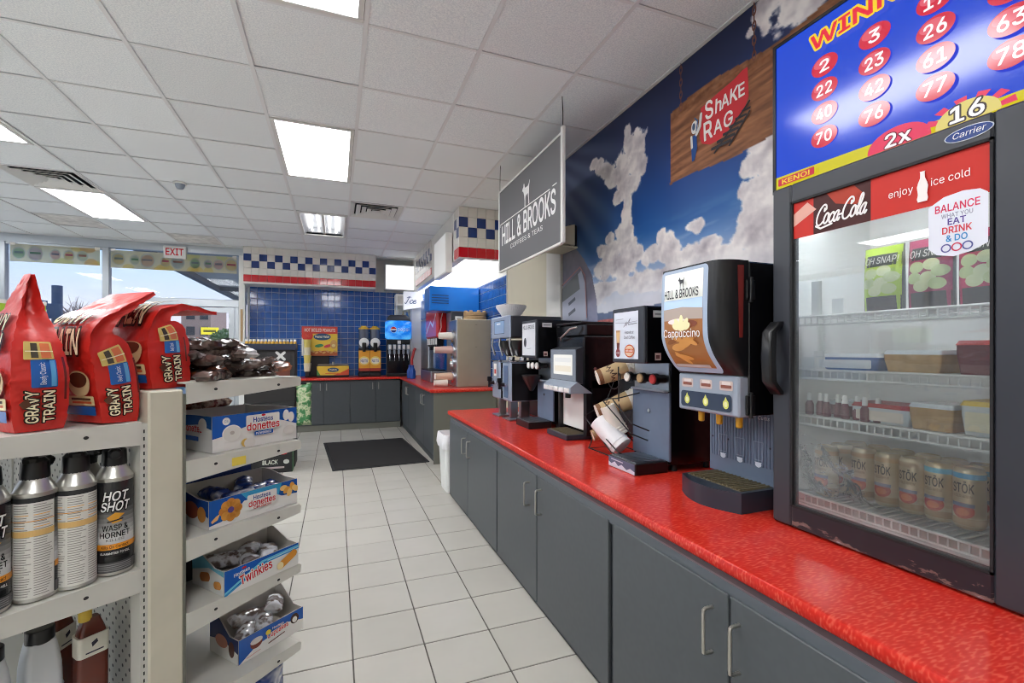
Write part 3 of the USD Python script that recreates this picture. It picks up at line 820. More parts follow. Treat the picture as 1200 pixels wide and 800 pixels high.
# ------------------------------------------------------------------ glass-door cooler
FX, FY0, FY1, FZ0, FZ1 = 1.41, .52, 1.184, CZ, 1.905
fr = thing('display_cooler', 'black countertop cooler with a glass door and red soda banner', 'cooler', (FX, .852, CZ))
L_ = lambda x0, x1, y0, y1, z0, z1, c=0.: bx(x0 - FX, x1 - FX, y0 - .852, y1 - .852, z0 - CZ, z1 - CZ, c)
obj('body', join(L_(1.455, 1.885, FY0, FY0 + .035, .79, FZ1), L_(1.455, 1.885, FY1 - .035, FY1, .79, FZ1), L_(1.455, 1.885, FY0 + .035, FY1 - .035, FZ1 - .05, FZ1), L_(1.455, 1.885, FY0 + .035, FY1 - .035, .79, .84),
                 L_(1.862, 1.885, FY0 + .035, FY1 - .035, .84, FZ1 - .05)), 'charcoal', fr)
obj('liner', join(L_(1.456, 1.86, FY0 + .035, FY0 + .038, .84, FZ1 - .05), L_(1.456, 1.86, FY1 - .038, FY1 - .035, .84, FZ1 - .05), L_(1.858, 1.861, FY0 + .036, FY1 - .036, .84, FZ1 - .05), L_(1.456, 1.86, FY0 + .036, FY1 - .036, .84, .845), L_(1.456, 1.86, FY0 + .036, FY1 - .036, FZ1 - .055, FZ1 - .05)), 'white_plastic', fr)
obj('interior_light', L_(1.47, 1.50, FY0 + .06, FY1 - .06, FZ1 - .068, FZ1 - .056, .003), 'led_white', fr, label='lit lamp strip inside the top')
for y in (FY0 + .05, FY1 - .05):
    obj('foot', L_(1.50, 1.54, y - .02, y + .02, CZ, .79), 'rubber', fr); obj('foot', L_(1.80, 1.84, y - .02, y + .02, CZ, .79), 'rubber', fr)
mat_nodes('worn_black', {'tc': ('texture_coordinate', {}), 'mp': ('mapping', {'scale': (3, 6, 22)}), 'n': ('noise_texture', {'scale': 2.5, 'detail': 6, 'roughness': .65}), 'sx': ('separate_xyz', {}), 'mr': ('map_range', {'from_min': .075, 'from_max': .0, 'to_min': -.22, 'to_max': .06}),
    'ad': ('math', {'math_type': 'add'}), 'rp': ('rgb_ramp', {'ramp': [(0, lin((34, 35, 42))), (.535, lin((34, 35, 42))), (.55, lin((120, 98, 92))), (.66, lin((120, 98, 92))), (.7, lin((170, 170, 180))), (1, lin((170, 170, 180)))]}), 'p': ('principled_bsdf', {'roughness': .35})},
    [('tc.object', 'mp.vector'), ('mp.vector', 'n.vector'), ('tc.object', 'sx.vector'), ('sx.z', 'mr.value'), ('n.fac', 'ad.value1'), ('mr.result', 'ad.value2'), ('ad.value', 'rp.fac'), ('rp.color', 'p.base_color')], 'p.BSDF')
d = obj('door_frame', join(L_(FX, 1.452, 1.113, FY1, FZ0 + .006, FZ1, .006), L_(FX, 1.452, FY0, .607, FZ0 + .006, FZ1, .006), L_(FX, 1.452, .607, 1.113, 1.842, FZ1, .005)), 'charcoal', fr)
obj('bottom_rail', L_(FX + .0005, 1.452, .606, 1.114, FZ0 + .006, .842, .005), 'worn_black', d, label='scuffed black lower rail of the door')
obj('gasket', join(L_(FX - .001, FX + .02, 1.108, 1.114, .838, 1.846), L_(FX - .001, FX + .02, .606, .612, .838, 1.846), L_(FX - .001, FX + .02, .606, 1.114, .838, .845), L_(FX - .001, FX + .02, .606, 1.114, 1.839, 1.846)), 'rubber', d)
obj('glass', L_(1.418, 1.423, .606, 1.114, .840, 1.844), 'cooler_glass', fr, label='clear glass door pane')
hp = [(1.16, .0, 1.452), (1.157, -.045, 1.415), (1.157, -.05, 1.33), (1.157, -.045, 1.25), (1.16, .0, 1.205)]
obj('handle', loft([rr(.016, .02, .008, 0) + V(dx, y - .852, z - CZ) for y, dx, z in hp]), 'black_plastic', d, label='black plastic door handle')
p = on_front(1.4172 - FX, -.852, -CZ, base=.0004, step=.0002)
RC = (206, 42, 30)
p.poly([(-1.112, 1.842), (-.607, 1.842), (-.607, 1.722), (-1.112, 1.722)], RC)
p.poly([(-1.04, 1.842), (-.871, 1.842), (-.871, 1.722), (-1.04, 1.722)], (70, 22, 20))
p.poly([(-1.00, 1.842), (-.92, 1.842), (-.885, 1.80), (-.91, 1.78), (-.97, 1.80)], (176, 54, 28))
p.poly([(-1.112, 1.80), (-1.112, 1.76), (-1.03, 1.80), (-1.06, 1.83)], (236, 176, 160))
def script(p, x, y, h, col, letters, wdt=.1, xs=1.0):
    """Flowing script: letters given as strokes in units of the capital height, slanted."""
    cx = x
    for adv, strokes in letters:
        for st in strokes:
            pts = np.array(st, float)
            k = np.arange(len(pts)); kk = np.linspace(0, len(pts) - 1, (len(pts) - 1) * 6 + 1)
            if len(pts) > 3:
                from scipy.interpolate import CubicSpline
                pts = CubicSpline(k, pts)(kk)
            pts = np.c_[cx + (pts[:, 0] * xs + .26 * pts[:, 1]) * h, y + pts[:, 1] * h]
            p.line(pts, wdt * h, col)
        cx += adv * h * xs
C_ = (.62, [[(.66, .74), (.56, .96), (.3, .94), (.06, .55), (.1, .12), (.34, -.03), (.6, .12)], [(.66, .74), (.54, .66), (.52, .8)]])
o_ = (.42, [[(.3, .48), (.12, .46), (.04, .2), (.16, 0), (.34, .1), (.36, .34), (.3, .48), (.44, .4)]])
c_ = (.36, [[(.34, .4), (.22, .48), (.06, .28), (.12, .02), (.28, .02), (.38, .14)]])
a_ = (.46, [[(.36, .42), (.2, .48), (.05, .24), (.14, 0), (.28, .08), (.36, .42)], [(.37, .46), (.34, .12), (.42, .0), (.5, .12)]])
l_ = (.26, [[(.02, .1), (.26, .7), (.24, .98), (.12, .9), (.1, .3), (.14, .02), (.26, .1)]])
h_ = (.2, [[(.0, .26), (.18, .3)]])
script(p, -1.035, 1.748, .058, (246, 240, 236), [C_, o_, c_, a_, h_, C_, o_, l_, a_], .095, .68)
p.line([(-1.03, 1.745), (-1.015, 1.735), (-.98, 1.742)], .006, (246, 240, 236))
p.text('enjoy', -.795, 1.769, .019, (250, 240, 236), w=.058)
p.text('ice cold', -.688, 1.772, .019, (250, 240, 236), w=.078)
bo = [(0, 0), (.3, 0), (.36, .1), (.3, .25), (.36, .5), (.3, .62), (.16, .78), (.15, .95), (.18, 1)]
p.poly([(-.745 + a * .034, 1.738 + b * .078) for a, b in bo] + [(-.745 - a * .034, 1.738 + b * .078) for a, b in bo[::-1]], (248, 238, 234))
st = Polygon([(-.732, 1.716), (-.70, 1.735), (-.662, 1.74), (-.63, 1.735), (-.616, 1.723), (-.616, 1.606), (-.645, 1.592), (-.68, 1.585), (-.715, 1.594), (-.732, 1.612)])
p.poly(st, (232, 234, 244))
for tx, y, h, w, c in (('BALANCE', 1.698, .018, .088, (214, 52, 92)), ('WHAT YOU', 1.682, .010, .062, (150, 150, 170)), ('EAT', 1.664, .015, .036, (92, 72, 150)), ('DRINK', 1.643, .016, .058, (214, 66, 80)), ('& DO', 1.623, .015, .042, (52, 140, 200))):
    p.text(tx, -.674, y, h, c, w=w, bold=True)
for k, c in enumerate(((96, 92, 156), (206, 60, 92), (86, 96, 160))):
    o = Point(-.695 + .021 * k, 1.607).buffer(.0105)
    p.poly(o.difference(Point(-.695 + .021 * k, 1.607).buffer(.0075)), c, same=k > 0)
p.build('door_decal', fr, 'print', label='red soda banner, bottle and round-cornered BALANCE sticker on the glass')
p = on_front(FX - FX, -.852, -CZ, base=.0015, step=.0003)
p.ell(-.65, 1.8735, .047, .0165, (206, 214, 226)); p.ell(-.65, 1.8735, .0445, .0145, (22, 58, 132))
p.text('Carrier', -.65, 1.868, .0135, (236, 240, 244), w=.062, shear=.2)
p.build('maker_badge', d, 'print_gloss', label='blue oval badge')
def rack(z, lip=.028):
    parts = [tube([(1.475, FY0 + .045, z), (1.475, FY1 - .045, z)], .0042, 6), tube([(1.475, FY0 + .045, z - lip), (1.475, FY1 - .045, z - lip)], .0042, 6)]
    for k in range(27):
        y = FY0 + .05 + k * (FY1 - FY0 - .1) / 26
        parts.append(tube([(1.475, y, z - lip), (1.475, y, z), (1.85, y, z)], .0026, 5))
    for x in (1.6, 1.73, 1.85):
        parts.append(tube([(x, FY0 + .04, z - .003), (x, FY1 - .04, z - .003)], .0025, 5))
    m = join(parts); m.apply_translation((-FX, -.852, -CZ))
    obj('wire_shelf', m, 'trim_white', fr)
RZ = (1.467, 1.29, 1.136, .874)
for z in RZ:
    rack(z)
# drinks and food inside
def stok(top, label):
    t = thing('coffee_can', label, 'can', (0, 0, 0), group=None)
    obj('can', lathe([(.027, 0), (.032, .006), (.0335, .012), (.0335, .148), (.031, .156), (.0275, .162), (.026, .162), (.025, .159)], 26), 'can_gold', t)
    q_ = on_can(.0335, math.pi, base=.0003, strip=.006)
    q_.rect(-.1, .135, .1, .149, top)
    q_.rect(-.1, .012, .1, .03, (168, 140, 104))
    q_.text('STŌK', 0, .098, .024, (58, 54, 50), w=.046, bold=True)
    q_.text('COLD BREW', 0, .085, .007, (96, 74, 52), w=.04)
    q_.ell(0, .05, .024, .021, (178, 62, 42)); q_.rect(-.024, .06, .024, .07, (112, 120, 140)); q_.ell(0, .046, .014, .01, (206, 120, 76))
    q_.build('label', t, 'print_gloss')
    return t
mat('can_gold', (208, 190, 156), .3, metal=.5)
tops = [(196, 160, 120), (190, 156, 118), (200, 170, 130), (190, 166, 136), (86, 178, 206), (60, 156, 200)]
ys = [1.072, 1.0, .93, .862, .798, .732]
POS = ['leftmost can in the cooler’s bottom row', 'second coffee can from the left on the cooler’s bottom shelf', 'third coffee can from the left on the cooler’s bottom shelf', 'tan-topped coffee can just left of the two blue-topped ones',
       'blue-topped coffee can next to the tan-topped cans', 'rightmost blue-topped coffee can on the bottom shelf']
protos = {}
for y, c, lb in zip(ys, tops, POS):
    if c not in protos:
        t = protos[c] = stok(c, lb)
        t.GetAttribute('xformOp:translate').Set((1.522, y, RZ[3] + .003))
for r_ in range(1, 3):
    for k, y in enumerate(ys):
        dup(protos[tops[k]], (1.522 + .078 * r_, y + .004 * r_, RZ[3] + .003), label='tan coffee can standing in the rows behind the front cans of the cooler', group='coffee cans behind the front row')
t = thing('coffee_can', 'plain tan can standing alone at the right end of the bottom cooler shelf', 'can', (1.56, .638, RZ[3] + .003))
obj('can', lathe([(.027, 0), (.032, .006), (.0335, .012), (.0335, .148), (.031, .156), (.0275, .162), (.026, .162), (.025, .159)], 26), 'can_gold', t)
q_ = on_can(.0335, math.pi, base=.0003, strip=.006); q_.rect(-.03, .03, .03, .13, (150, 116, 74)); q_.rect(.03, .02, .05, .14, (60, 56, 54)); q_.build('label', t, 'print_gloss')
def pouch(w, h, th, n=10):
    """A filled bag standing on its base; front faces -x; width along y."""
    R = []
    for i in range(n + 1):
        s_ = i / n
        k = max(.06, math.sin(math.pi * min(1, .18 + s_ * .82)) ** .6)
        a = np.arange(20) * 2 * math.pi / 20
        px, py = np.cos(a), np.sin(a)
        R.append(np.c_[th / 2 * k * np.sign(px) * np.abs(px) ** .9, w / 2 * (1 - .03 * math.sin(math.pi * s_)) * np.sign(py) * np.abs(py) ** .7, np.full(20, s_ * h)])
    return loft(R)
def snap(y, x, band, fill, label):
    t = thing('pickle_pouch', label, 'snack pouch', (x, y, RZ[0] + .003))
    w, h = .108, .195
    obj('pouch', pouch(w, h, .05), 'pouch_film', t)
    f = lambda a, b, off: np.c_[-.026 * np.maximum(.08, np.sin(math.pi * np.minimum(1, .18 + np.clip(b / h, 0, 1) * .82))) ** .6 * np.sqrt(np.maximum(.02, 1 - np.abs(a / (w / 2)) ** 2.6)) - off, -a, b]
    q_ = Print(f, base=.001, sub=.014)
    q_.rect(-w / 2 + .003, .002, w / 2 - .003, h - .002, band)
    q_.rect(-w / 2 + .003, .135, w / 2 - .003, .17, (54, 58, 56))
    q_.rect(-w / 2 + .003, .002, w / 2 - .003, .045, (76, 66, 58))
    for k, (a, b) in enumerate(((-.025, .115), (.01, .12), (-.03, .085), (.004, .085), (.03, .1), (-.012, .062), (.024, .066))):
        q_.ell(a, b, .019, .016, (214, 218, 168) if k % 2 else (198, 206, 146))
    q_.text('OH SNAP!', 0, .143, .02, (238, 238, 230), w=.088, shear=.1)
    q_.build('label', t, 'print_gloss')
mat('pouch_film', (120, 120, 110), .3)
snap(.905, 1.535, (178, 206, 60), 0, 'lime green pickle pouch on the cooler’s top shelf')
snap(.787, 1.535, (168, 48, 88), 0, 'crimson pickle pouch beside the lime one in the cooler')
snap(.672, 1.535, (196, 40, 84), 0, 'crimson pickle pouch behind the BALANCE sticker')
for k, (y, z, h) in enumerate(((1.09, RZ[0], .115), (1.02, RZ[0], .05), (1.08, RZ[1] + .0, .06))):
    t = thing('price_card', ['white upright card at the left end of the cooler’s top shelf', 'short white card leaning on the cooler’s top shelf', 'small white card on the second cooler shelf'][k], 'card', (1.5, y, z + .003))
    obj('card', bx(-.001, .001, -.018, .018, 0, h), 'white_card', t); obj('foot', bx(-.01, .012, -.018, .018, 0, .003), 'white_card', t)
def pack(nm, label, cat, x, y, z, w, dd, h, col, lid, prints):
    t = thing(nm, label, cat, (x, y, z + .003))
    obj('tray', loft([rr(dd / 2 * .9, w / 2 * .9, .008, 0), rr(dd / 2, w / 2, .01, h * .7), rr(dd / 2, w / 2, .01, h)]), col, t)
    obj('lid', loft([rr(dd / 2 + .002, w / 2 + .002, .01, h), rr(dd / 2 * .96, w / 2 * .96, .012, h + .012)]), lid, t)
    if prints:
        q_ = on_front(-dd / 2 - .001, 0, 0); q_.rect(-w / 2 * .8, h * .15, w / 2 * .8, h * .8, prints, .004); q_.build('label', t)
mat('bread', (196, 160, 112), .7, noise=(20, .15)); mat('deli_red', (178, 44, 44), .4); mat('deli_yellow', (216, 182, 64), .4); mat('clear_lid', (210, 216, 218), .15); mat('deli_maroon', (112, 46, 58), .4); mat('deli_blue', (70, 110, 170), .4)
pack('sandwich_pack', 'red-lidded food pack on the third cooler shelf', 'food pack', 1.56, .90, RZ[2], .16, .12, .045, 'clear_lid', 'deli_red', (226, 214, 200))
pack('sandwich_pack', 'tan bread pack in the middle of the third cooler shelf', 'food pack', 1.55, .77, RZ[2], .1, .12, .06, 'bread', 'clear_lid', None)
pack('sandwich_pack', 'yellow-lidded food pack at the right of the third cooler shelf', 'food pack', 1.56, .655, RZ[2], .11, .12, .075, 'clear_lid', 'deli_yellow', (230, 220, 190))
pack('sandwich_pack', 'maroon food pack at the left of the third cooler shelf', 'food pack', 1.62, 1.05, RZ[2], .13, .12, .035, 'deli_maroon', 'clear_lid', None)
pack('sandwich_pack', 'low clear food pack at the left of the second cooler shelf', 'food pack', 1.57, 1.0, RZ[1], .2, .14, .04, 'deli_blue', 'clear_lid', (220, 224, 230))
pack('sandwich_pack', 'tan food pack in the middle of the second cooler shelf', 'food pack', 1.57, .82, RZ[1], .14, .14, .05, 'bread', 'clear_lid', None)
pack('sandwich_pack', 'maroon food pack at the right of the second cooler shelf', 'food pack', 1.57, .66, RZ[1], .12, .14, .075, 'deli_maroon', 'deli_red', None)

mat_nodes('cling_film', {'t': ('transparent_bsdf', {'color': (.97, .97, .98)}), 'g': ('glossy_bsdf', {'roughness': .12}), 'tc': ('texture_coordinate', {}), 'n': ('noise_texture', {'scale': 22, 'detail': 3}), 'bp': ('bump', {'strength': 1.0, 'distance': .03}), 'f': ('layer_weight', {'blend': .3}), 'm': ('mix_closure', {})},
          [('tc.object', 'n.vector'), ('n.fac', 'bp.height'), ('bp.normal', 'g.normal'), ('bp.normal', 'f.normal'), ('f.fresnel', 'm.fac'), ('t.BSDF', 'm.closure1'), ('g.BSDF', 'm.closure2')], 'm.closure')
t = thing('plastic_wrap', 'torn clear plastic wrap over the leftmost cans in the cooler', 'plastic wrap', (1.472, 1.02, RZ[3] + .004))
gx, gz = np.meshgrid(np.linspace(0, 1, 16), np.linspace(0, 1, 14), indexing='ij')
yy = .115 - .25 * gx * (1 - .35 * gz); zz = .01 + .2 * gz * (1 - .45 * gx)
xx = .012 * np.sin(gx * 9 + gz * 5) + .008 * np.sin(gz * 13 + 2 * gx)
ii = (np.arange(15)[:, None] * 14 + np.arange(13)[None]).ravel()
Fq = np.vstack([np.c_[ii, ii + 1, ii + 15], np.c_[ii, ii + 15, ii + 14]])
obj('film', trimesh.Trimesh(np.c_[xx.ravel(), yy.ravel(), zz.ravel()], Fq, process=False), 'cling_film', t, smooth=True)
cb = None
for k in range(8):
    at_ = (1.50 + .012 * (k % 2), 1.115 - .03 * k * .98, RZ[2] + .003)
    if cb is None:
        cb = thing('creamer_bottle', 'small white-capped bottle in the row at the left of the third cooler shelf', 'bottle', at_, group='white-capped bottles in the cooler')
        obj('bottle', lathe([(.011, 0), (.0125, .003), (.0125, .035), (.006, .05)], 14), 'deli_maroon', cb)
        obj('cap', lathe([(.0075, .048), (.008, .05), (.0065, .072), (.004, .074)], 12), 'white_plastic', cb)
    else:
        dup(cb, at_)

# ------------------------------------------------------------------ machines on the coffee counter (front faces -x)
def rel(cx, cy, cz=CZ):
    return lambda x0, x1, y0, y1, z0, z1, c=0.: bx(x0 - cx, x1 - cx, y0 - cy, y1 - cy, z0 - cz, z1 - cz, c)
mat('red_strip', (120, 40, 36), .35)
mat('grate', (120, 108, 84), .5, metal=.4)
def grate(x0, x1, y0, y1, z, t, m='grate', n=11):
    obj('drip_grate', join([bx(x0, x1, y0, y1, z, z + .002)] + [bx(x0 + .004, x1 - .004, y0 + (k + .5) * (y1 - y0) / n - .003, y0 + (k + .5) * (y1 - y0) / n + .003, z + .002, z + .006) for k in range(n)]), m, t)

# cappuccino machine
cx, cy = 1.5, 1.415
t = thing('cappuccino_machine', 'tall black cappuccino machine with a lit poster door, left of the cooler', 'coffee machine', (cx, cy, CZ))
L_ = rel(cx, cy)
obj('body', join(L_(1.37, 1.80, 1.245, 1.565, 1.12, 1.672, .006), L_(1.56, 1.80, 1.27, 1.59, .80, 1.12)), 'black_gloss', t)
for y in (1.30, 1.56):
    for x in (1.6, 1.76):
        obj('foot', cyl(.018, .036, (x - cx, y - cy, 0), n=14), 'rubber', t)
zs = np.linspace(1.264, 1.674, 16)
def door_x(z):
    return 1.245 + .085 * np.clip((1.42 - z) / .156, 0, 1) ** 1.9 - .006 * np.sin(np.clip((z - 1.3) / .37, 0, 1) * math.pi)
def door_ring(z):
    x0 = float(door_x(z)); out = []
    for px, py, a0, r in ((x0, 1.245, 270, .058), (x0, 1.565, 180, .02)):
        pass
    out += [(1.368, 1.245, z)]
    r = min(.075, 1.36 - x0)
    for k in range(7):
        a = math.radians(270 - 90 * k / 6)
        out.append((x0 + r + r * math.cos(a), 1.245 + .055 + .055 * math.sin(a), z))
    for k in range(4):
        a = math.radians(180 - 90 * k / 3)
        out.append((x0 + .02 + .02 * math.cos(a), 1.565 - .02 + .02 * math.sin(a), z))
    out += [(1.368, 1.565, z)]
    return np.array(out) - (cx, cy, CZ)
dr = obj('door', loft([door_ring(z) for z in zs]), 'black_plastic', t, label='curved door with a grey poster frame')
fm = lambda x, y, off: np.c_[door_x(y) - cx - off, -x - cy, y - CZ]
p = Print(fm, base=.0012, step=.0004, sub=.02)
p.rect(-1.553, 1.27, -1.302, 1.668, (150, 164, 184), .02)
p.rect(-1.535, 1.288, -1.325, 1.655, (150, 96, 50), .004)
p.rect(-1.535, 1.545, -1.325, 1.655, (226, 228, 222), .004)
p.poly([(-1.535, 1.5), (-1.325, 1.5), (-1.325, 1.55), (-1.535, 1.55)], (176, 200, 226))
p.poly([(-1.535, 1.47), (-1.43, 1.475), (-1.325, 1.47), (-1.325, 1.51), (-1.43, 1.52), (-1.535, 1.515)], (166, 150, 140))
p.ell(-1.455, 1.465, .055, .012, (230, 214, 210)); p.ell(-1.4, 1.455, .05, .014, (120, 62, 40))
for k in range(9):
    r_ = random.Random(k)
    p.ell(-1.43 + r_.uniform(-.06, .06), r_.uniform(1.315, 1.41), r_.uniform(.03, .055), r_.uniform(.008, .018), r_.choice([(196, 136, 70), (176, 112, 54), (214, 170, 110), (128, 74, 34)]), rot=r_.uniform(-.6, .6))
for k, (a, h_l) in enumerate(((0, .06), (.6, .05), (-.6, .05), (1.05, .035), (-1.05, .035))):
    p.ell(-1.43 + .022 * math.sin(a) * 1.6, 1.435 + .022 * math.cos(a), .012, h_l * .55, (224, 216, 170), rot=-a)
p.text('Cappuccino', -1.43, 1.405, .03, (246, 244, 240), w=.195, out=(130, 84, 50), ow=.06)
dog(p, -1.43, 1.592, .042, (36, 36, 40))
p.text('HILL & BROOKS', -1.43, 1.556, .032, (36, 36, 40), w=.185, bold=True)
p.rect(-1.52, 1.29, -1.34, 1.301, (170, 160, 156), .003)
p.build('poster', dr, 'print_backlit', label='lit cappuccino poster with dog emblem')
obj('side_strip', prism([(1.325, 1.40), (1.34, 1.40), (1.346, 1.655), (1.318, 1.655)], 1.243, 1.2455, 'y').apply_translation((-cx, -cy, -CZ)), 'red_strip', dr, label='dark red strip on the side')
for z in (1.57, 1.16):
    obj('hinge', join(L_(1.352, 1.395, 1.236, 1.246, z - .035, z + .035, .003), cyl(.007, .09, (1.372 - cx, 1.238 - cy, z - .045 - CZ), n=12)), 'black_plastic', t)
pn = obj('control_panel', L_(1.33, 1.42, 1.25, 1.56, 1.115, 1.262, .006), 'silver_plastic', t, label='silver panel with three drink buttons')
p = on_front(1.33 - cx, -cy, -CZ, base=.0008)
for k in range(3):
    y = -1.505 + .1 * k
    p.rect(y - .032, 1.208, y + .03, 1.243, (206, 186, 176), .006); p.rect(y - .026, 1.216, y + .024, 1.228, (140, 84, 66), .004); p.rect(y - .02, 1.228, y + .02, 1.24, (226, 212, 204), .004)
p.rect(-1.54, 1.13, -1.28, 1.193, (52, 64, 84), .012)
for k in range(3):
    y = -1.505 + .1 * k
    p.ell(y, 1.158, .014, .017, (214, 216, 110)); p.ell(y, 1.158, .008, .01, (236, 236, 176)); p.poly([(y - .006, 1.174), (y + .006, 1.174), (y, 1.186)], (214, 216, 110))
p.build('buttons', pn, 'print_gloss')
for y in (1.505, 1.41, 1.315):
    obj('nozzle', lathe([(.008, 0), (.012, .004), (.013, .04), (.016, .05)], 18, (1.40 - cx, y - cy, 1.066 - CZ)), 'orange_plastic', t, label='amber plastic nozzle')
sp = obj('splash_panel', join(L_(1.535, 1.558, 1.275, 1.60, .84, 1.13), [tube([(1.535 - cx, 1.285 + .0145 * k - cy, .905 - CZ), (1.535 - cx, 1.285 + .0145 * k - cy, 1.12 - CZ)], .0035, 6) for k in range(22)]), 'slate', t, label='ribbed slate splash panel')
p = on_front(1.53 - cx, -cy, -CZ, base=.001)
for k in range(3):
    y = -1.52 + .088 * k
    w_, b_, h_2 = .022, .93, .07
    o = LineString([(y - w_, b_ + h_2), (y - w_ * .8, b_), (y + w_ * .8, b_), (y + w_, b_ + h_2), (y - w_, b_ + h_2)]).buffer(.0016)
    p.poly(o, (126, 138, 156), same=k > 0)
    p.ell(y, b_ - .018, .014, .01, (206, 214, 226)); p.poly([(y - .016, b_ - .008), (y + .016, b_ - .008), (y, b_ - .03)], (206, 214, 226))
p.text('Curtis', -1.32, 1.088, .014, (214, 220, 230), w=.05, shear=.2)
for y in (-1.575, -1.49, -1.29):
    p.ell(y, .985, .004, .004, (20, 24, 30))
p.build('markings', sp)
arc = [(1.36 - .055 * math.sin(math.pi * k / 12), 1.268 + .305 * k / 12) for k in range(13)]
obj('drip_tray', prism([(1.56, 1.268)] + arc + [(1.56, 1.573)], 0, .075, 'z').apply_translation((-cx, -cy, 0)), 'slate_dark', t, label='dark curved drip tray')
grate(1.375 - cx, 1.53 - cx, 1.285 - cy, 1.555 - cy, .075, t, n=14)
p = on_near(0, 1.245 - cy, 0, base=.001); p.rect(1.66 - cx, .80, 1.76 - cx, .83, (216, 216, 214)); p.rect(1.665 - cx, .806, 1.755 - cx, .812, (120, 120, 124)); p.build('rating_plate', t)

# brewer with the hazelnut poster
def poster_brewer(name, label, cx, cy, hx, y0, y1, z_head, z_top, splash, tray, art):
    t = thing(name, label, 'coffee machine', (cx, cy, CZ))
    L_ = rel(cx, cy)
    obj('head', L_(hx + .012, 1.79, y0, y1, z_head, z_top, .006), 'black_gloss', t)
    f = obj('poster_frame', L_(hx, hx + .02, y0, y1, z_head, z_top, .005), 'charcoal', t)
    q_ = on_front(hx - cx, -cy, -CZ, base=.001)
    art(q_, -y1 + .018, -y0 - .045, z_head + .02, z_top - .02)
    q_.build('poster', f, 'print_gloss')
    sx, s0, s1, sz = splash
    obj('body', L_(sx + .012, 1.79, s0, s1, CZ + .035, z_head), 'black_gloss', t)
    obj('splash_panel', L_(sx, sx + .014, s0, s1, CZ + .05, sz, .003), 'slate', t, label='slate blue front panel')
    obj('lock', cyl(.01, .008, (sx - cx, (s0 + s1) / 2 - cy, sz - .1 - CZ), '-x', 14), 'chrome', t)
    obj('back_light', L_(sx + .006, sx + .012, s0 + .01, s1 - .01, sz + .005, z_head), 'brushed', t)
    obj('cup_shelf', L_(sx - .022, sx + .006, s0 + .01, s1 - .01, sz + .002, sz + .012, .003), 'silver_plastic', t)
    for x in (sx + .05, 1.75):
        for y in (s0 + .025, s1 - .025):
            obj('foot', cyl(.014, .036, (x - cx, y - cy, 0), n=12), 'rubber', t)
    t0, t1, tx0, th = tray
    obj('drip_tray', join(L_(tx0, sx, t0, t1, CZ, CZ + th, .004)), 'black_plastic', t)
    grate(tx0 + .012 - cx, sx - .012 - cx, t0 + .012 - cy, t1 - .012 - cy, th, t, 'brushed', 9)
    q_ = on_near(0, y0 - cy, -CZ, base=.001)
    q_.rect(hx + .05 - cx, z_top - .055, hx + .13 - cx, z_top - .022, (196, 198, 200)); q_.rect(hx + .06 - cx, z_top - .043, hx + .12 - cx, z_top - .035, (120, 124, 130))
    q_.rect(hx + .06 - cx, z_head + .015, hx + .095 - cx, z_head + .05, (206, 180, 176)); q_.rect(hx + .066 - cx, z_head + .022, hx + .088 - cx, z_head + .04, (110, 70, 70))
    q_.build('stickers', t)
    return t, L_
def art_hazel(q_, x0, x1, z0, z1):
    q_.rect(x0, z0, x1, z1, (222, 226, 236))
    c = (x0 + x1) / 2
    q_.poly([(x0 + .018, z1 - .09), (x0 + .055, z1 - .09), (x0 + .05, z0 + .07), (x0 + .024, z0 + .07)], (196, 150, 108))
    q_.poly([(x0 + .02, z1 - .1), (x0 + .053, z1 - .1), (x0 + .045, z1 - .15), (x0 + .028, z1 - .15)], (226, 186, 132))
    q_.poly([(x0 + .024, z0 + .08), (x0 + .051, z0 + .08), (x0 + .047, z0 + .03), (x0 + .028, z0 + .03)], (112, 56, 44)); q_.ell(x0 + .037, z0 + .03, .02, .022, (140, 66, 70)); q_.text('ICED', x0 + .037, z0 + .025, .009, (240, 240, 240))
    q_.line([(x0 + .015, z1 - .052), (c, z1 - .056), (x1 - .008, z1 - .05)], .0022, (150, 150, 160)); q_.line([(x0 + .02, z1 - .036), (c - .02, z1 - .034)], .003, (170, 172, 180))
    q_.line([(c - .015, z1 - .075), (c + .01, z1 - .05), (c + .005, z1 - .07), (c + .04, z1 - .035), (c + .025, z1 - .065), (x1 - .01, z1 - .06)], .003, (96, 92, 100))
    q_.text('Hazelnut', c + .03, z0 + .125, .015, (70, 66, 78), w=.075, shear=.1); q_.text('Iced Coffee', c + .032, z0 + .1, .015, (70, 66, 78), w=.09, shear=.1)
    q_.ell(c + .035, z0 + .04, .042, .032, (188, 84, 44)); q_.ell(c + .035, z0 + .04, .036, .026, (226, 190, 160)); q_.rect(c + .002, z0 + .032, c + .068, z0 + .05, (206, 96, 50), .006); q_.text('HOT or ICED', c + .035, z0 + .036, .009, (250, 246, 240), w=.056, bold=True)
t, L_ = poster_brewer('iced_coffee_machine', 'black coffee machine with a white hazelnut coffee poster, behind the cup rack', 1.55, 1.97, 1.36, 1.83, 2.10, 1.292, 1.567, (1.50, 1.825, 2.12, 1.148), (1.83, 2.06, 1.31, .055), art_hazel)
for k, (y, c) in enumerate(((2.07, 'cup_paper'), (1.96, 'tan_card'), (1.86, 'deli_red'))):
    kn = obj('mixer', join(cyl(.02, .06, (1.50 - 1.55, y - 1.97, 1.215 - CZ), '-x', 18), cyl(.028, .02, (1.455 - 1.55, y - 1.97, 1.215 - CZ), '-x', 18)), 'black_plastic', t)
    obj('mixer_cap', cyl(.023, .012, (1.436 - 1.55, y - 1.97, 1.215 - CZ), '-x', 18, .003), c, kn)
p = on_front(1.31 - 1.55, -1.97, -CZ, base=.001)
p.rect(-2.055, .768, -1.835, .817, (88, 96, 122))
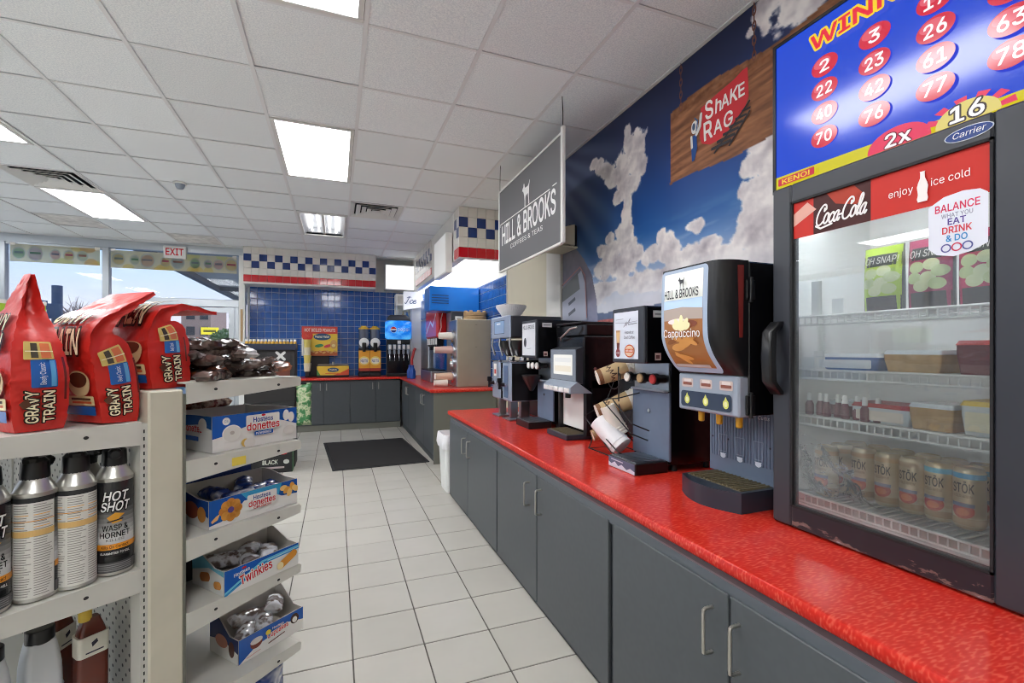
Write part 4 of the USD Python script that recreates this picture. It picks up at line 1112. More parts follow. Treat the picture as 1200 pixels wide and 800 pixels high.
p.poly([(-2.055, .768), (-2.055, .79), (-2.03, .782), (-2.0, .797), (-1.97, .78), (-1.94, .793), (-1.9, .777), (-1.87, .79), (-1.835, .782), (-1.835, .768)], (206, 210, 224))
p.line([(-2.03, .806), (-1.93, .805)], .005, (190, 194, 206))
p.build('tray_print', t, 'print', label='blue tray front with white peaks')

# touch-screen brewer
cx, cy = 1.6, 2.85
t = thing('touchscreen_brewer', 'black coffee brewer with a glowing touch screen and white splash panel', 'coffee machine', (cx, cy, CZ))
L_ = rel(cx, cy)
obj('body', join(L_(1.56, 1.84, 2.65, 3.05, CZ + .03, 1.16, .005), L_(1.50, 1.84, 2.65, 3.05, 1.1, 1.45, .008), L_(1.52, 1.84, 2.66, 3.1, 1.45, 1.53, .008)), 'black_gloss', t)
obj('hopper_lid', join(L_(1.50, 1.80, 2.68, 3.06, 1.53, 1.545, .005)), 'black_plastic', t)
obj('screen_head', loft([V([1.45, 2.66, 1.36], [1.45, 3.04, 1.36], [1.52, 3.04, 1.385], [1.52, 2.66, 1.385]) - (cx, cy, CZ), V([1.45, 2.66, 1.15], [1.45, 3.04, 1.15], [1.52, 3.04, 1.13], [1.52, 2.66, 1.13]) - (cx, cy, CZ)]), 'charcoal', t, smooth=False)
p = on_front(1.45 - cx, -cy, -CZ, base=.0015)
p.rect(-3.035, 1.152, -2.665, 1.36, (120, 126, 138), .006)
p.rect(-2.99, 1.19, -2.71, 1.325, (240, 238, 232), .003); p.rect(-2.97, 1.21, -2.73, 1.25, (232, 222, 204), .01); p.rect(-2.97, 1.275, -2.73, 1.305, (226, 226, 226), .01)
p.build('screen', t, 'print_screen', label='glowing white touch screen')
kp = obj('key_shelf', loft([V([1.40, 2.645, 1.115], [1.40, 3.055, 1.115], [1.45, 3.055, 1.15], [1.45, 2.645, 1.15]) - (cx, cy, CZ), V([1.40, 2.645, 1.075], [1.40, 3.055, 1.075], [1.56, 3.055, 1.075], [1.56, 2.645, 1.075]) - (cx, cy, CZ)]), 'silver_plastic', t, smooth=False)
for k in range(5):
    obj('key', L_(1.393, 1.402, 2.66 + .079 * k, 2.727 + .079 * k, 1.08, 1.11, .003), 'white_card', kp)
obj('splash_panel', L_(1.545, 1.56, 2.70, 3.03, CZ + .055, 1.07, .003), 'white_plastic', t, label='white splash panel')
obj('side_column', L_(1.52, 1.56, 2.65, 2.69, CZ + .03, 1.075), 'black_plastic', t); obj('side_column', L_(1.52, 1.56, 3.03, 3.06, CZ + .03, 1.075), 'black_plastic', t)
obj('spout', join(cyl(.02, .05, (1.49 - cx, 2.85 - cy, 1.03 - CZ), n=16)), 'black_plastic', t)
obj('drip_tray', L_(1.40, 1.60, 2.70, 3.0, CZ, CZ + .035, .004), 'slate_dark', t)
grate(1.412 - cx, 1.55 - cx, 2.712 - cy, 2.988 - cy, .035, t, 'grate', 10)
obj('lever', tube([(1.49 - cx, 2.95 - cy, 1.42 - CZ), (1.46 - cx, 2.9 - cy, 1.44 - CZ), (1.47 - cx, 2.78 - cy, 1.5 - CZ), (1.5 - cx, 2.74 - cy, 1.51 - CZ)], .006), 'steel', t)
obj('lock', cyl(.011, .006, (1.58 - cx, 2.648 - cy, 1.235 - CZ), '-y', 14), 'chrome', t)

# narrow poster brewer
def art_bw(q_, x0, x1, z0, z1):
    q_.rect(x0, z0, x1 + .03, z1, (232, 234, 238))
    q_.text('HILL & BROOKS', (x0 + x1) / 2 + .015, z1 - .045, .028, (60, 60, 66), w=(x1 - x0) * .95, bold=True)
    q_.ell(x0 + .06, z0 + .1, .026, .036, (70, 72, 80)); q_.line([(x0 + .1, z0 + .05), (x0 + .18, z0 + .055)], .004, (170, 170, 176))
t, L_ = poster_brewer('poster_brewer', 'narrow black brewer with a white poster, between the tea brewer and the touch-screen brewer', 1.6, 3.34, 1.40, 3.19, 3.48, 1.296, 1.585, (1.53, 3.17, 3.46, 1.11), (3.19, 3.45, 1.34, .05), art_bw)
for y in (3.44, 3.36, 3.28):
    kn = obj('mixer', join(cyl(.02, .07, (1.53 - 1.6, y - 3.34, 1.235 - CZ), '-x', 16), cyl(.03, .02, (1.47 - 1.6, y - 3.34, 1.235 - CZ), '-x', 16)), 'black_plastic', t)
    obj('mixer_cap', cyl(.026, .014, (1.452 - 1.6, y - 3.34, 1.235 - CZ), '-x', 16, .003), 'white_plastic', kn)
obj('funnel', lathe([(.012, 0), (.02, .01), (.075, .11), (.078, .13)], 20, (1.46 - 1.6, 3.42 - 3.34, 1.03 - CZ)), 'black_plastic', t, label='black cone funnel')

# tea brewer with two urns
cx, cy = 1.55, 3.8
t = thing('tea_brewer', 'tall steel tea brewer with a blue display at the counter end', 'tea brewer', (cx, cy, CZ))
L_ = rel(cx, cy)
obj('head', L_(1.335, 1.80, 3.56, 4.04, 1.462, 1.64, .008), 'charcoal', t)
hd = obj('head_front', L_(1.325, 1.34, 3.555, 4.045, 1.458, 1.645, .006), 'satin_steel', t)
p = on_front(1.325 - cx, -cy, -CZ, base=.001); p.rect(-3.95, 1.495, -3.68, 1.61, (60, 74, 96), .006); p.rect(-3.94, 1.50, -3.69, 1.605, (150, 178, 212), .004); p.rect(-3.88, 1.575, -3.78, 1.59, (236, 240, 246), .003); p.build('display', hd, 'print_gloss', label='pale blue display')
obj('rear_column', L_(1.68, 1.80, 3.6, 4.0, CZ, 1.465), 'black_plastic', t)
for y in (3.57, 3.82, 4.03):
    obj('leg', tube([(1.335 - cx, y - cy, 1.46 - CZ), (1.33 - cx, y - cy, 1.40 - CZ), (1.36 - cx, y - cy + .005, 1.31 - CZ)], .009), 'brushed', t)
for y in (3.69, 3.93):
    obj('brew_funnel', lathe([(.03, 0), (.05, .02), (.105, .12), (.11, .14)], 24, (1.47 - cx, y - cy, 1.30 - CZ)), 'black_plastic', t)
for k, (y, lb) in enumerate(((3.695, 'slim steel tea urn with black tap, nearer the poster brewer'), (3.97, 'slim steel tea urn with a paper tag at the counter end'))):
    u = thing('tea_urn', lb, 'drink urn', (1.5, y, CZ))
    obj('base_plate', bx(-.16, .1, -.09, .09, 0, .014, .004), 'brushed', u)
    obj('pedestal', join(bx(-.03, .05, -.025, .025, .014, .16), bx(-.12, -.06, -.02, .02, .014, .16)), 'brushed', u)
    obj('tank', join(bx(-.155, .17, -.1, .1, .16, .49, .012)), 'satin_steel', u)
    obj('side_panel', bx(-.14, .17, -.104, -.099, .17, .48), 'black_plastic', u)
    obj('lid', join(bx(-.16, .172, -.105, .105, .49, .505, .005), cyl(.03, .025, (0, 0, .505), n=16)), 'chrome', u)
    s_ = obj('tap', join(cyl(.016, .07, (-.155, -.0, .30), '-x', 14), cyl(.012, .05, (-.215, 0, .262), n=12), bx(-.235, -.195, -.01, .01, .315, .355, .004)), 'black_plastic', u)
    obj('tap_ring', cyl(.02, .012, (-.16, 0, .30), '-x', 14), 'chrome', s_)
    obj('gauge', cyl(.006, .2, (-.163, .06, .24), n=10), 'window_glass', u)
    if k:
        q_ = on_front(-.156, 0, 0, base=.002); q_.rect(-.04, .36, .03, .47, (236, 232, 226), .004); q_.rect(-.03, .38, .02, .42, (206, 90, 80), .003); q_.build('tag', u, 'print_paper', label='white paper tag')
    else:
        q_ = on_front(-.156, 0, 0, base=.002); q_.rect(-.05, .19, .05, .46, (92, 116, 150), .01); q_.build('panel', u, 'print_gloss')
t = thing('filter_stack', 'stack of white fluted coffee filters on top of the tea brewer', 'coffee filters', (1.44, 3.83, 1.645))
def flutes(r0, r1, h, n=44):
    R = []
    for z, r in ((0, r0), (h, r1), (h - .002, r1 - .006), (.006, r0 - .006)):
        a = np.arange(n * 2) * math.pi / n
        q = r * (1 + .035 * (np.arange(n * 2) % 2) * (z > h / 2))
        R.append(np.c_[q * np.cos(a), q * np.sin(a), np.full(n * 2, z)])
    return loft(R)
for k in range(4):
    obj('filter', flutes(.075 - .004 * 0, .13, .085).apply_translation((0, 0, .006 * k)), 'foam', t, smooth=20)

# cup rack and cups
rk = thing('cup_rack', 'black wire cup rack between the touch-screen and iced coffee machines', 'cup rack', (1.5, 2.32, CZ))
rod = lambda *pts: tube([V(*q) - (1.5, 2.32, CZ) for q in pts], .0035, 6)
obj('side_frame', join(rod((1.42, 2.17, CZ), (1.64, 2.17, CZ), (1.64, 2.17, 1.26), (1.42, 2.17, CZ)), rod((1.40, 2.20, 1.02), (1.62, 2.20, .78))), 'black_matte', rk)
obj('side_frame', join(rod((1.42, 2.45, CZ), (1.64, 2.45, CZ), (1.64, 2.45, 1.26), (1.42, 2.45, CZ))), 'black_matte', rk)
obj('cup_rail', join(rod((1.50, 2.20, 1.13), (1.37, 2.206, 1.076), (1.37, 1.95, .94), (1.47, 1.95, .90)), rod((1.37, 2.206, 1.076), (1.37, 2.171, 1.093), (1.37, 2.07, 1.104), (1.50, 2.06, 1.13)), rod((1.37, 2.113, 1.094), (1.37, 1.94, .99), (1.47, 1.94, .95))), 'black_matte', rk)
obj('cup_rail', join(rod((1.47, 2.40, 1.02), (1.35, 2.382, .973), (1.35, 2.095, .82), (1.44, 2.09, .775)), rod((1.47, 2.30, .98), (1.35, 2.268, .935), (1.35, 2.03, .832), (1.44, 2.03, .785))), 'black_matte', rk)
obj('cup_rail', rod((1.37, 2.06, 1.27), (1.37, 2.057, 1.09)), 'black_matte', rk)
obj('cup_ring', join([rod(*[(1.46 + .0 * a, 2.24 + .062 * math.cos(a), z + .062 * math.sin(a)) for a in np.linspace(0, 2 * math.pi, 20)]) for z in (1.2, 1.02)]), 'black_matte', rk)
obj('back_plate', bx(.14, .145, -.15, .14, .1, .56), 'black_plastic', rk)
obj('foot_bar', join(rod((1.42, 2.17, CZ + .004), (1.42, 2.45, CZ + .004)), rod((1.64, 2.17, CZ + .004), (1.64, 2.45, CZ + .004)), rod((1.64, 2.17, 1.26), (1.64, 2.45, 1.26))), 'black_matte', rk)
def cup_stack(name, label, base, tip, r0, r1, mt, prints=True, nlip=3):
    """Nested cups along base -> tip; base is the visible foot."""
    b, e = V(*base), V(*tip)
    Lc = np.linalg.norm(e - b)
    t = thing(name, label, 'cups', base)
    prof = [(r0 * .86, .006), (r0 * .9, 0), (r0, 0), (r0 + (r1 - r0) * .7, Lc * .7)]
    for k in range(nlip):
        z = Lc * (.7 + .3 * (k + .5) / nlip); r = r0 + (r1 - r0) * z / Lc
        prof += [(r, z - .004), (r + .003, z - .002), (r + .003, z + .003), (r, z + .005)]
    prof += [(r1, Lc)]
    ax = (e - b) / Lc
    R = trimesh.geometry.align_vectors((0, 0, 1), ax)
    m = lathe(prof, 26); m.apply_transform(R); obj('cup_wall', m, mt, t)
    m = cyl(r0 * .86, .002, (0, 0, .004), n=22); m.apply_transform(R); obj('foot_disc', m, 'cup_paper', t)
    if prints:
        def f(x, y, off):
            r = r0 + (r1 - r0) * y / Lc + off
            return np.c_[r * np.cos(x / r0), r * np.sin(x / r0), y] @ R[:3, :3].T
        q_ = Print(f, base=.0006, step=.0003, sub=.015)
        q_.rect(-math.pi * r0, .004, math.pi * r0, .028, (128, 84, 52)); q_.rect(-math.pi * r0, .028, math.pi * r0, Lc * .72, (196, 168, 126))
        r_ = random.Random(4)
        for k in range(14):
            q_.line([(-.13 + .02 * k, .05 + r_.uniform(0, .03)), (-.125 + .02 * k, .08 + r_.uniform(0, .03)), (-.115 + .02 * k, .07)], .005, (84, 60, 44), same=k > 0)
        q_.build('print', t, 'print', label='brown printed band')
    return t
cup_stack('cup_stack', 'stack of brown printed paper cups in the top of the wire rack', (1.37, 2.27, 1.20), (1.58, 2.19, 1.275), .042, .056, 'cup_paper')
cup_stack('cup_stack', 'second stack of brown printed cups, halfway down the wire rack', (1.37, 2.275, 1.005), (1.6, 2.19, 1.10), .042, .056, 'cup_paper')
cup_stack('cup_stack', 'small tan paper cup stack at the bottom left of the wire rack', (1.375, 2.33, .865), (1.55, 2.28, .925), .032, .045, 'tan_card', False)
cup_stack('foam_cup', 'white foam cup lying at the bottom of the wire rack', (1.36, 2.25, .96), (1.425, 2.11, .838), .047, .062, 'foam', False, 1)
cup_stack('cup_stack', 'white paper cup stack lying slanted behind the wires, next to the slate panel', (1.39, 2.20, 1.05), (1.455, 2.17, .90), .04, .05, 'cup_paper', False)

# ------------------------------------------------------------------ drinks corner at the back
DZ = .89
t = thing('drinks_counter', 'L-shaped red countertop of the drinks corner', 'countertop', (0, 0, 0))
Lp = Polygon([(-.64, 8.36), (1.05, 8.36), (1.05, 5.47), (XW - .02, 5.47), (XW - .02, YB - .022), (-.64, YB - .022)])
obj('top', prism(Lp, DZ - .04, DZ), 'red_laminate', t)
obj('front_edge', join(tube([(-.64, 8.36, DZ - .02), (1.05, 8.36, DZ - .02), (1.05, 5.47, DZ - .02), (XW - .02, 5.47, DZ - .02)], .0205, 10)), 'red_laminate', t)
for k, (a, b, lb) in enumerate(((5.50, 6.93, 'grey two-door cabinet of the drinks corner, nearest the floor mat corner'), (6.93, 8.36, 'grey two-door cabinet in the inner corner of the drinks counter'))):
    c = (a + b) / 2
    base_cabinet(lb, a, b, ((a + .005, c - .003, c - .07), (c + .003, b - .005, c + .07)), 1.09, XW - .025, .09, DZ - .04, .70)
t = obj('end_panel', bx(1.08, XW - .022, 5.485, 5.50, 0, DZ - .04, .002), 'panel_olive'); tag(t, 'olive grey panel closing the end of the drinks counter', 'panel')
for k, (a, b, lb) in enumerate(((-.62, .22, 'grey two-door cabinet under the boiled peanut display'), (.22, 1.06, 'grey two-door cabinet under the two black dispensers'))):
    u = thing('base_cabinet', lb, 'cabinet', ((a + b) / 2, 8.7, 0))
    w = (b - a) / 2
    obj('body', bx(-w, w, -.29, .27, 0, DZ - .04), 'cabinet_body', u)
    obj('plinth', bx(-w, w, -.30, -.29, 0, .1), 'panel_olive', u)
    for s_ in (-1, 1):
        d = obj('door', bx(s_ * w + (-s_) * .004, s_ * .003, -.31, -.292, .11, DZ - .06, .002), 'cabinet_grey', u)
        handle(d, (s_ * .05, -.31, .74), out=(0, -1, 0), L=.11)
mat('mat_pile', (58, 57, 57), .95, spec=.1, noise=(300, .25), bump=(500, .5, .004))
t = thing('floor_mat', 'dark grey ribbed floor mat in front of the drinks corner', 'mat', (.46, 6.45, 0))
o = Polygon([(-.636, .85), (.49, .85), (.60, -.83), (-.50, -.88)])
obj('pile', prism(o.buffer(-.03), .004, .011), 'mat_pile', t)
obj('border', prism(o.buffer(-.01).buffer(.01).difference(o.buffer(-.03)), -.0005, .007), 'rubber', t)

# cola fountain, cups, ice machine
t = thing('cola_fountain', 'soda fountain with a red front panel beside the cup dispensers', 'soda fountain', (1.62, 7.0, DZ))
def R_(x0, x1, y0, y1, z0, z1, c=0.):
    return bx(x0 - 1.55, x1 - 1.55, y0 - 6.95, y1 - 6.95, z0, z1, c)
obj('body', join(R_(1.42, 1.79, 6.62, 7.45, .0, 1.1, .01)), 'brushed', t)
obj('top_cap', R_(1.30, 1.79, 6.58, 7.48, 1.08, 1.16, .02), 'charcoal', t)
mat('cola_red', (196, 24, 34), .25, coat=.3)
h = obj('front_panel', join(R_(1.28, 1.44, 6.60, 7.46, .64, 1.08, .03)), 'cola_red', t, label='red front panel with white wave')
p = on_near(0, 6.60 - 6.95, 0, base=.002, step=.001)
p.rect(1.31 - 1.55, .68, 1.42 - 1.55, 1.05, (214, 40, 44), .01); p.line([(1.32 - 1.55, .70), (1.35 - 1.55, .8), (1.345 - 1.55, .9), (1.375 - 1.55, 1.03)], .012, (240, 226, 222)); p.build('wave', h, 'print_gloss')
p = on_front(1.28 - 1.55, 0, 0, base=.002, step=.001)
p.line([(-.40, .74), (-.1, .9), (.1, .82), (.3, .98)], .04, (240, 226, 222)); p.build('wave', h, 'print_gloss')
mat('blue_gloss', (24, 84, 158), .12, coat=.4)
obj('splash', R_(1.40, 1.43, 6.62, 7.45, .18, .64), 'blue_gloss', t, label='blue splash panel')
obj('side_cheek', R_(1.40, 1.50, 6.612, 6.622, .18, .64), 'blue_gloss', t)
for k in range(5):
    n_ = obj('valve', join(R_(1.30, 1.40, 6.66 + .16 * k, 6.75 + .16 * k, .52, .66, .012), cyl(.018, .05, (1.345 - 1.55, 6.705 + .16 * k - 6.95, .47), n=12)), 'black_plastic', t)
    obj('valve_card', R_(1.29, 1.302, 6.665 + .16 * k, 6.745 + .16 * k, .55, .64), 'white_card', n_)
obj('drip_tray', R_(1.20, 1.42, 6.60, 7.46, .0, .16, .01), 'brushed', t)
obj('tray_grid', join(R_(1.21, 1.41, 6.61, 7.45, .16, .175)), 'black_matte', t)

t = thing('cup_dispenser', 'beige metal cabinet with cups sticking out of its side', 'cup dispenser', (1.63, 5.93, DZ))
mat('beige_metal', (168, 158, 138), .42, metal=.3, noise=(4, .04))
obj('cabinet', bx(-.2, .24, -.22, .22, 0, .86, .006), 'beige_metal', t)
fp = obj('face_plate', bx(-.215, -.2, -.215, .215, .01, .85, .004), 'brushed', t)
p = on_near(0, -.22, 0, base=.001); p.rect(.03, .79, .055, .796, (120, 112, 98)); p.rect(.03, .5, .055, .506, (120, 112, 98)); p.build('screws', t)
for z in (.13, .31, .47, .65):
    obj('ring', lathe([(.075, 0), (.085, .004), (.085, .02), (.06, .028), (.055, .01)], 24, (-.215, -.05, z), '-x'), 'chrome', fp)
for k, (z, L, mt, lb) in enumerate(((.65, .17, 'cup_paper', 'topmost white cup sticking out of the beige cup dispenser'), (.47, .23, 'cup_pink', 'pink-printed cup below the topmost one in the cup dispenser'),
                                 (.13, .22, 'cup_peach', 'peach-coloured cup near the bottom of the cup dispenser'))):
    if k == 0:
        mat('cup_pink', (216, 178, 170), .55); mat('cup_peach', (222, 190, 164), .55)
    u = thing('cup', lb, 'cup', (1.63 - .23, 5.88, DZ + z))
    obj('cup_wall', lathe([(.036, L), (.04, L), (.05, .02), (.05, 0)][::-1], 22, (0, 0, 0), '-x'), mt, u)
    obj('rim', lathe([(.0365, 0), (.0405, 0), (.0405, .006), (.0365, .006)], 22, (-L + .001, 0, 0), '-x'), 'cup_paper', u)
t = thing('cup', 'white cup lying on the red counter below the cup dispenser', 'cup', (1.33, 5.86, DZ + .047))
obj('cup_wall', lathe([(.046, 0), (.046, .01), (.036, .17), (.034, .17)], 22, (0, 0, 0), '-x'), 'cup_paper', t)
t = thing('lid_carrier', 'round tan cardboard stack on top of the beige cup dispenser', 'cardboard stack', (1.72, 5.93, DZ + .86))
for k in range(2):
    obj('layer', lathe([(.13, 0), (.15, .004), (.155, .045), (.148, .05)], 30, (0, 0, .052 * k)), 'tan_card', t)
obj('prong', join([bx(.13 * math.cos(a) - .02, .13 * math.cos(a) + .02, .13 * math.sin(a) - .02, .13 * math.sin(a) + .02, .1, .125, .006) for a in np.linspace(0, 5.6, 8)]), 'tan_card', t)
t = thing('bottle_crate', 'grey steel cabinet with a small sign behind the cola fountain', 'cabinet', (1.62, 6.33, DZ))
obj('case', bx(-.16, .25, -.12, .12, 0, 1.0, .006), 'charcoal', t)
obj('steel_front', bx(-.165, -.158, -.11, .11, .02, .98), 'brushed', t)
p = on_near(0, -.12, 0, base=.001); p.rect(-.1, .86, .0, .93, (206, 206, 206), .004); p.rect(-.08, .885, -.02, .905, (120, 120, 124)); p.build('small_sign', t)
t = thing('ice_machine', 'large blue ice machine with louvre slits above the cola fountain', 'ice machine', (1.53, 7.96, DZ))
mat('ice_blue', (22, 112, 204), .25, coat=.3)
obj('bin', bx(-.12, .33, -.36, .36, 0, 1.0, .01), 'brushed', t)
obj('machine_head', bx(-.12, .33, -.36, .36, 1.0, 1.34, .012), 'ice_blue', t)
t = thing('ice_bin', 'blue overhead ice chest with dark louvre slits behind the cup dispenser', 'ice chest', (1.53, 6.75, DZ + 1.0))
obj('case', bx(-.36, .335, -.53, -.135, 0, .33, .006), 'ice_blue', t)
obj('louvre', join([bx(-.33, -.1, -.536, -.528, .10 + .035 * k, .108 + .035 * k) for k in range(4)]), 'dark_slot', t)

# white cooler with a tilted sign
t = thing('drink_merchandiser', 'tall white drink cooler with a tilted script sign in the far corner', 'cooler', (1.17, 8.28, DZ))
def K_(x0, x1, y0, y1, z0, z1, c=0.):
    return bx(x0 - 1.17, x1 - 1.17, y0 + .78 - 8.28, min(y1 + .78, 8.97) - 8.28, z0, z1, c)
obj('case', join(K_(1.02, 1.5, 8.15, 8.6, 0, 1.5, .01), K_(1.30, 1.5, 7.92, 8.15, 0, 1.5, .008), K_(1.02, 1.30, 7.92, 8.15, 1.28, 1.5, .008), K_(1.02, 1.30, 7.92, 8.15, 0, .12, .008)), 'trim_white', t)
obj('side_vent', K_(1.05, 1.16, 7.914, 7.921, 1.32, 1.46), 'grey_card', t)
mat('canopy_white', (228, 230, 236), .35, emit=.15)
sg = obj('sign_canopy', loft([V([-.02, .26, 1.20], [.32, .26, 1.26], [.32, .41, 1.26], [-.02, .41, 1.20]), V([-.02, .34, 1.54], [.32, .34, 1.54], [.32, .41, 1.54], [-.02, .41, 1.54])]), 'canopy_white', t, smooth=False)
p = Print(flat((-.02, .258, 1.20), (1, 0, .0), (0, .229, .973)), base=.004, step=.001)
script(p, .03, .12, .13, (52, 70, 120), [(.34, [[(.0, .8), (.2, .98), (.4, .9)], [(.24, .95), (.12, .4), (.02, .0), (-.1, .06)]]), c_, (.4, [[(.02, .22), (.3, .34), (.22, .48), (.06, .26), (.14, .0), (.4, .14)]])], .1, 1.3)
p.build('script', sg, 'print', label='dark blue script lettering')
obj('door_glass', K_(1.03, 1.29, 7.925, 7.93, .13, 1.27), 'cooler_glass', t)
obj('door_edge', join(K_(1.02, 1.04, 7.915, 7.93, .1, 1.28), K_(1.28, 1.31, 7.915, 7.93, .1, 1.28)), 'aluminium', t)
for k, (z, c) in enumerate(((.14, 'deli_yellow'), (.42, 'ice_blue'), (.70, 'deli_red'), (.98, 'can_gold'))):
    obj('shelf', K_(1.04, 1.28, 7.94, 8.14, z - .01, z), 'shelf_metal', t)
    for j, x in enumerate((1.09, 1.16, 1.23)):
        u = thing('drink_bottle', 'small colourful drink bottle on a shelf of the corner cooler', 'bottle', (x, 8.77, DZ + z), group='bottles in the corner cooler')
        obj('bottle', lathe([(.026, 0), (.03, .01), (.03, .12), (.012, .17), (.012, .2)], 16), ('deli_yellow', 'ice_blue', 'deli_red', 'white_plastic')[(k + j) % 4], u)
        obj('cap', cyl(.014, .016, (0, 0, .2), n=14), 'white_plastic', u)

t = thing('pepsi_fountain', 'soda fountain with a glowing blue bubble sign on the back counter', 'soda fountain', (1.05, 8.60, DZ))
obj('body', join(bx(-.2, .2, -.02, .08, 0, 1.0, .02), bx(-.2, .2, -.1, .08, .58, .66, .01)), 'black_matte', t)
obj('hood', loft([rr(.20, .09, .05, 1.0), rr(.19, .09, .06, 1.06), rr(.15, .07, .06, 1.1)]), 'charcoal', t)
bub = []
for a in np.linspace(-1, 1, 13):
    k = math.sqrt(max(0, 1 - abs(a) ** 3)) * .92 + .08
    bub.append(np.array([(.235 * a, -.02 - .14 * k * math.cos(b), .83 + .185 * (.75 + .25 * k) * math.sin(b)) for b in np.linspace(0, 2 * math.pi, 24, endpoint=False)]))
mat_nodes('bubble_blue', {'tc': ('texture_coordinate', {}), 'mp': ('mapping', {'scale': (5, 5, 7)}), 'n': ('noise_texture', {'scale': 1.2, 'detail': 3}), 'rp': ('rgb_ramp', {'ramp': [(0, lin((10, 70, 160))), (.45, lin((20, 110, 206))), (.75, lin((90, 180, 240))), (1, lin((150, 214, 250)))]}),
          'p': ('principled_bsdf', {'roughness': .15, 'emission_strength': .3})}, [('tc.object', 'mp.vector'), ('mp.vector', 'n.vector'), ('n.fac', 'rp.fac'), ('rp.color', 'p.base_color'), ('rp.color', 'p.emission_color')], 'p.BSDF')
sg = obj('bubble_sign', loft(bub), 'bubble_blue', t, label='blue bubble sign with a round emblem')
p = on_near(0, -.163, .83, base=.002, step=.001)
p.ell(-.1, .0, .055, .055, (236, 240, 244)); p.poly(Point(-.1, 0).buffer(.05).intersection(sbox(-.2, .012, 0, .1)), (206, 40, 50)); p.poly(Point(-.1, 0).buffer(.05).intersection(sbox(-.2, -.1, 0, -.012)), (26, 60, 140))
p.text('pepsi', .07, -.025, .07, (240, 244, 248), w=.2)
p.build('emblem', sg, 'print_gloss')
for k in range(5):
    x = -.16 + .08 * k
    n_ = obj('valve', join(bx(x - .028, x + .028, -.15, -.02, .47, .57, .01), bx(x - .02, x + .02, -.12, -.06, .4, .47, .006)), 'silver_plastic', t)
    obj('lever', tube([(x, -.1, .41), (x, -.13, .34), (x, -.12, .28)], .007), 'chrome', n_)
    obj('valve_card', bx(x - .02, x + .02, -.153, -.149, .49, .56), 'white_card', n_)
obj('price_card', bx(-.03, .03, -.13, -.127, .58, .64), 'white_card', t)
obj('splash', bx(-.19, .19, -.03, -.02, .06, .4), 'black_gloss', t)
obj('drip_tray', bx(-.22, .22, -.20, .0, 0, .05, .006), 'black_plastic', t)
t = thing('red_hose', 'curved red plastic scoop handle beside the blue bubble fountain', 'handle', (1.27, 8.05, DZ))
obj('hose', tube([(0, 0, .0), (-.05, .0, .12), (-.06, 0, .3), (-.02, 0, .46), (.0, 0, .5)], .022, 10), 'deli_red', t)
for k, (x, y, lb) in enumerate(((1.15, 7.85, 'translucent blue bottle on the counter corner, the left one'), (1.17, 7.70, 'translucent blue bottle on the counter corner, the right one'))):
    u = thing('blue_bottle', lb, 'bottle', (x, y, DZ))
    if k == 0:
        mat('blue_plastic', (30, 92, 190), .2, trans=.3)
    obj('bottle', lathe([(.04, 0), (.05, .01), (.052, .12), (.03, .17), (.022, .19)], 20), 'blue_plastic', u)
    obj('cap', cyl(.024, .03, (0, 0, .19), n=16), 'blue_card', u)

# peanut display, dispensers on the back counter
t = thing('peanut_display', 'yellow and red HOT BOILED PEANUTS display card with a column of cups', 'display', (-.28, 8.80, DZ))
obj('stand', join(bx(-.16, .16, .05, .15, 0, .42, .01)), 'dark_card', t)
cd = obj('card', bx(-.28, .30, -.004, .004, .37, .88), 'white_card', t)
p = on_near(0, -.004, 0, base=.001, step=.0008)
p.rect(-.20, .37, .30, .88, (232, 196, 70)); p.poly([(-.20, .37), (.30, .37), (.30, .43), (.1, .46), (-.20, .44)], (176, 92, 48))
p.rect(-.28, .755, .30, .88, (206, 60, 46), .01); p.poly(Point(-.19, .72).buffer(.09), (206, 60, 46))
p.text('HOT BOILED PEANUTS', .015, .79, .055, (246, 240, 232), w=.5, bold=True)
p.ell(.05, .70, .14, .06, (40, 76, 112)); p.text('Peanut Patch', .05, .683, .04, (236, 232, 206), w=.23, bold=True)
p.ell(-.0, .545, .07, .028, (70, 140, 92), rot=.15); p.ell(.14, .54, .065, .026, (206, 70, 84), rot=.3); p.ell(.235, .57, .055, .08, (206, 160, 96)); p.ell(.235, .55, .03, .025, (226, 206, 150))
for k in range(8):
    p.ell(-.16 + .06 * k, .425 + .02 * (k % 2), .03, .016, (206, 160, 100), rot=.5 * (-1) ** k, same=k > 0)
p.text('%', -.19, .69, .05, (226, 110, 96), w=.06)
p.build('print', cd, 'print', label='header, oval logo and peanut pictures')
mat('cup_yellow', (226, 206, 110), .5); mat('cup_cream', (226, 216, 186), .55)
for k in range(4):
    obj('cup', lathe([(.045, 0), (.05, .003), (.06, .135), (.062, .145)], 20, (-.185, -.09, .1 + .135 * k)), ('cup_cream', 'cup_yellow', 'cup_cream', 'cup_yellow')[k], t, label=None)
obj('cup_post', join(bx(-.22, -.15, -.125, -.055, 0, .1, .006), bx(-.19, -.18, -.06, .06, .02, .04)), 'dark_card', t)
t = thing('peanut_warmer', 'long low peanut warmer with an orange and yellow printed front', 'food warmer', (-.05, 8.62, DZ))
obj('body', bx(-.26, .26, -.1, .12, 0, .2, .015), 'dark_card', t)
obj('lid', join(bx(-.25, .25, -.09, .11, .2, .225, .012), cyl(.02, .04, (0, 0, .225), n=14)), 'steel', t)
p = on_near(0, -.1, 0, base=.001, step=.0008)
p.rect(-.255, .04, .255, .195, (226, 190, 66), .005); p.poly([(-.255, .04), (-.255, .14), (-.2, .04)], (80, 140, 70)); p.poly([(.0, .04), (.255, .04), (.255, .15), (.12, .08)], (206, 84, 52)); p.ell(0, .13, .09, .038, (40, 76, 112)); p.text('Patch', 0, .118, .03, (236, 232, 206), w=.11, bold=True)
p.line([(-.12, .07), (.12, .07)], .014, (226, 120, 56)); p.build('print', t)
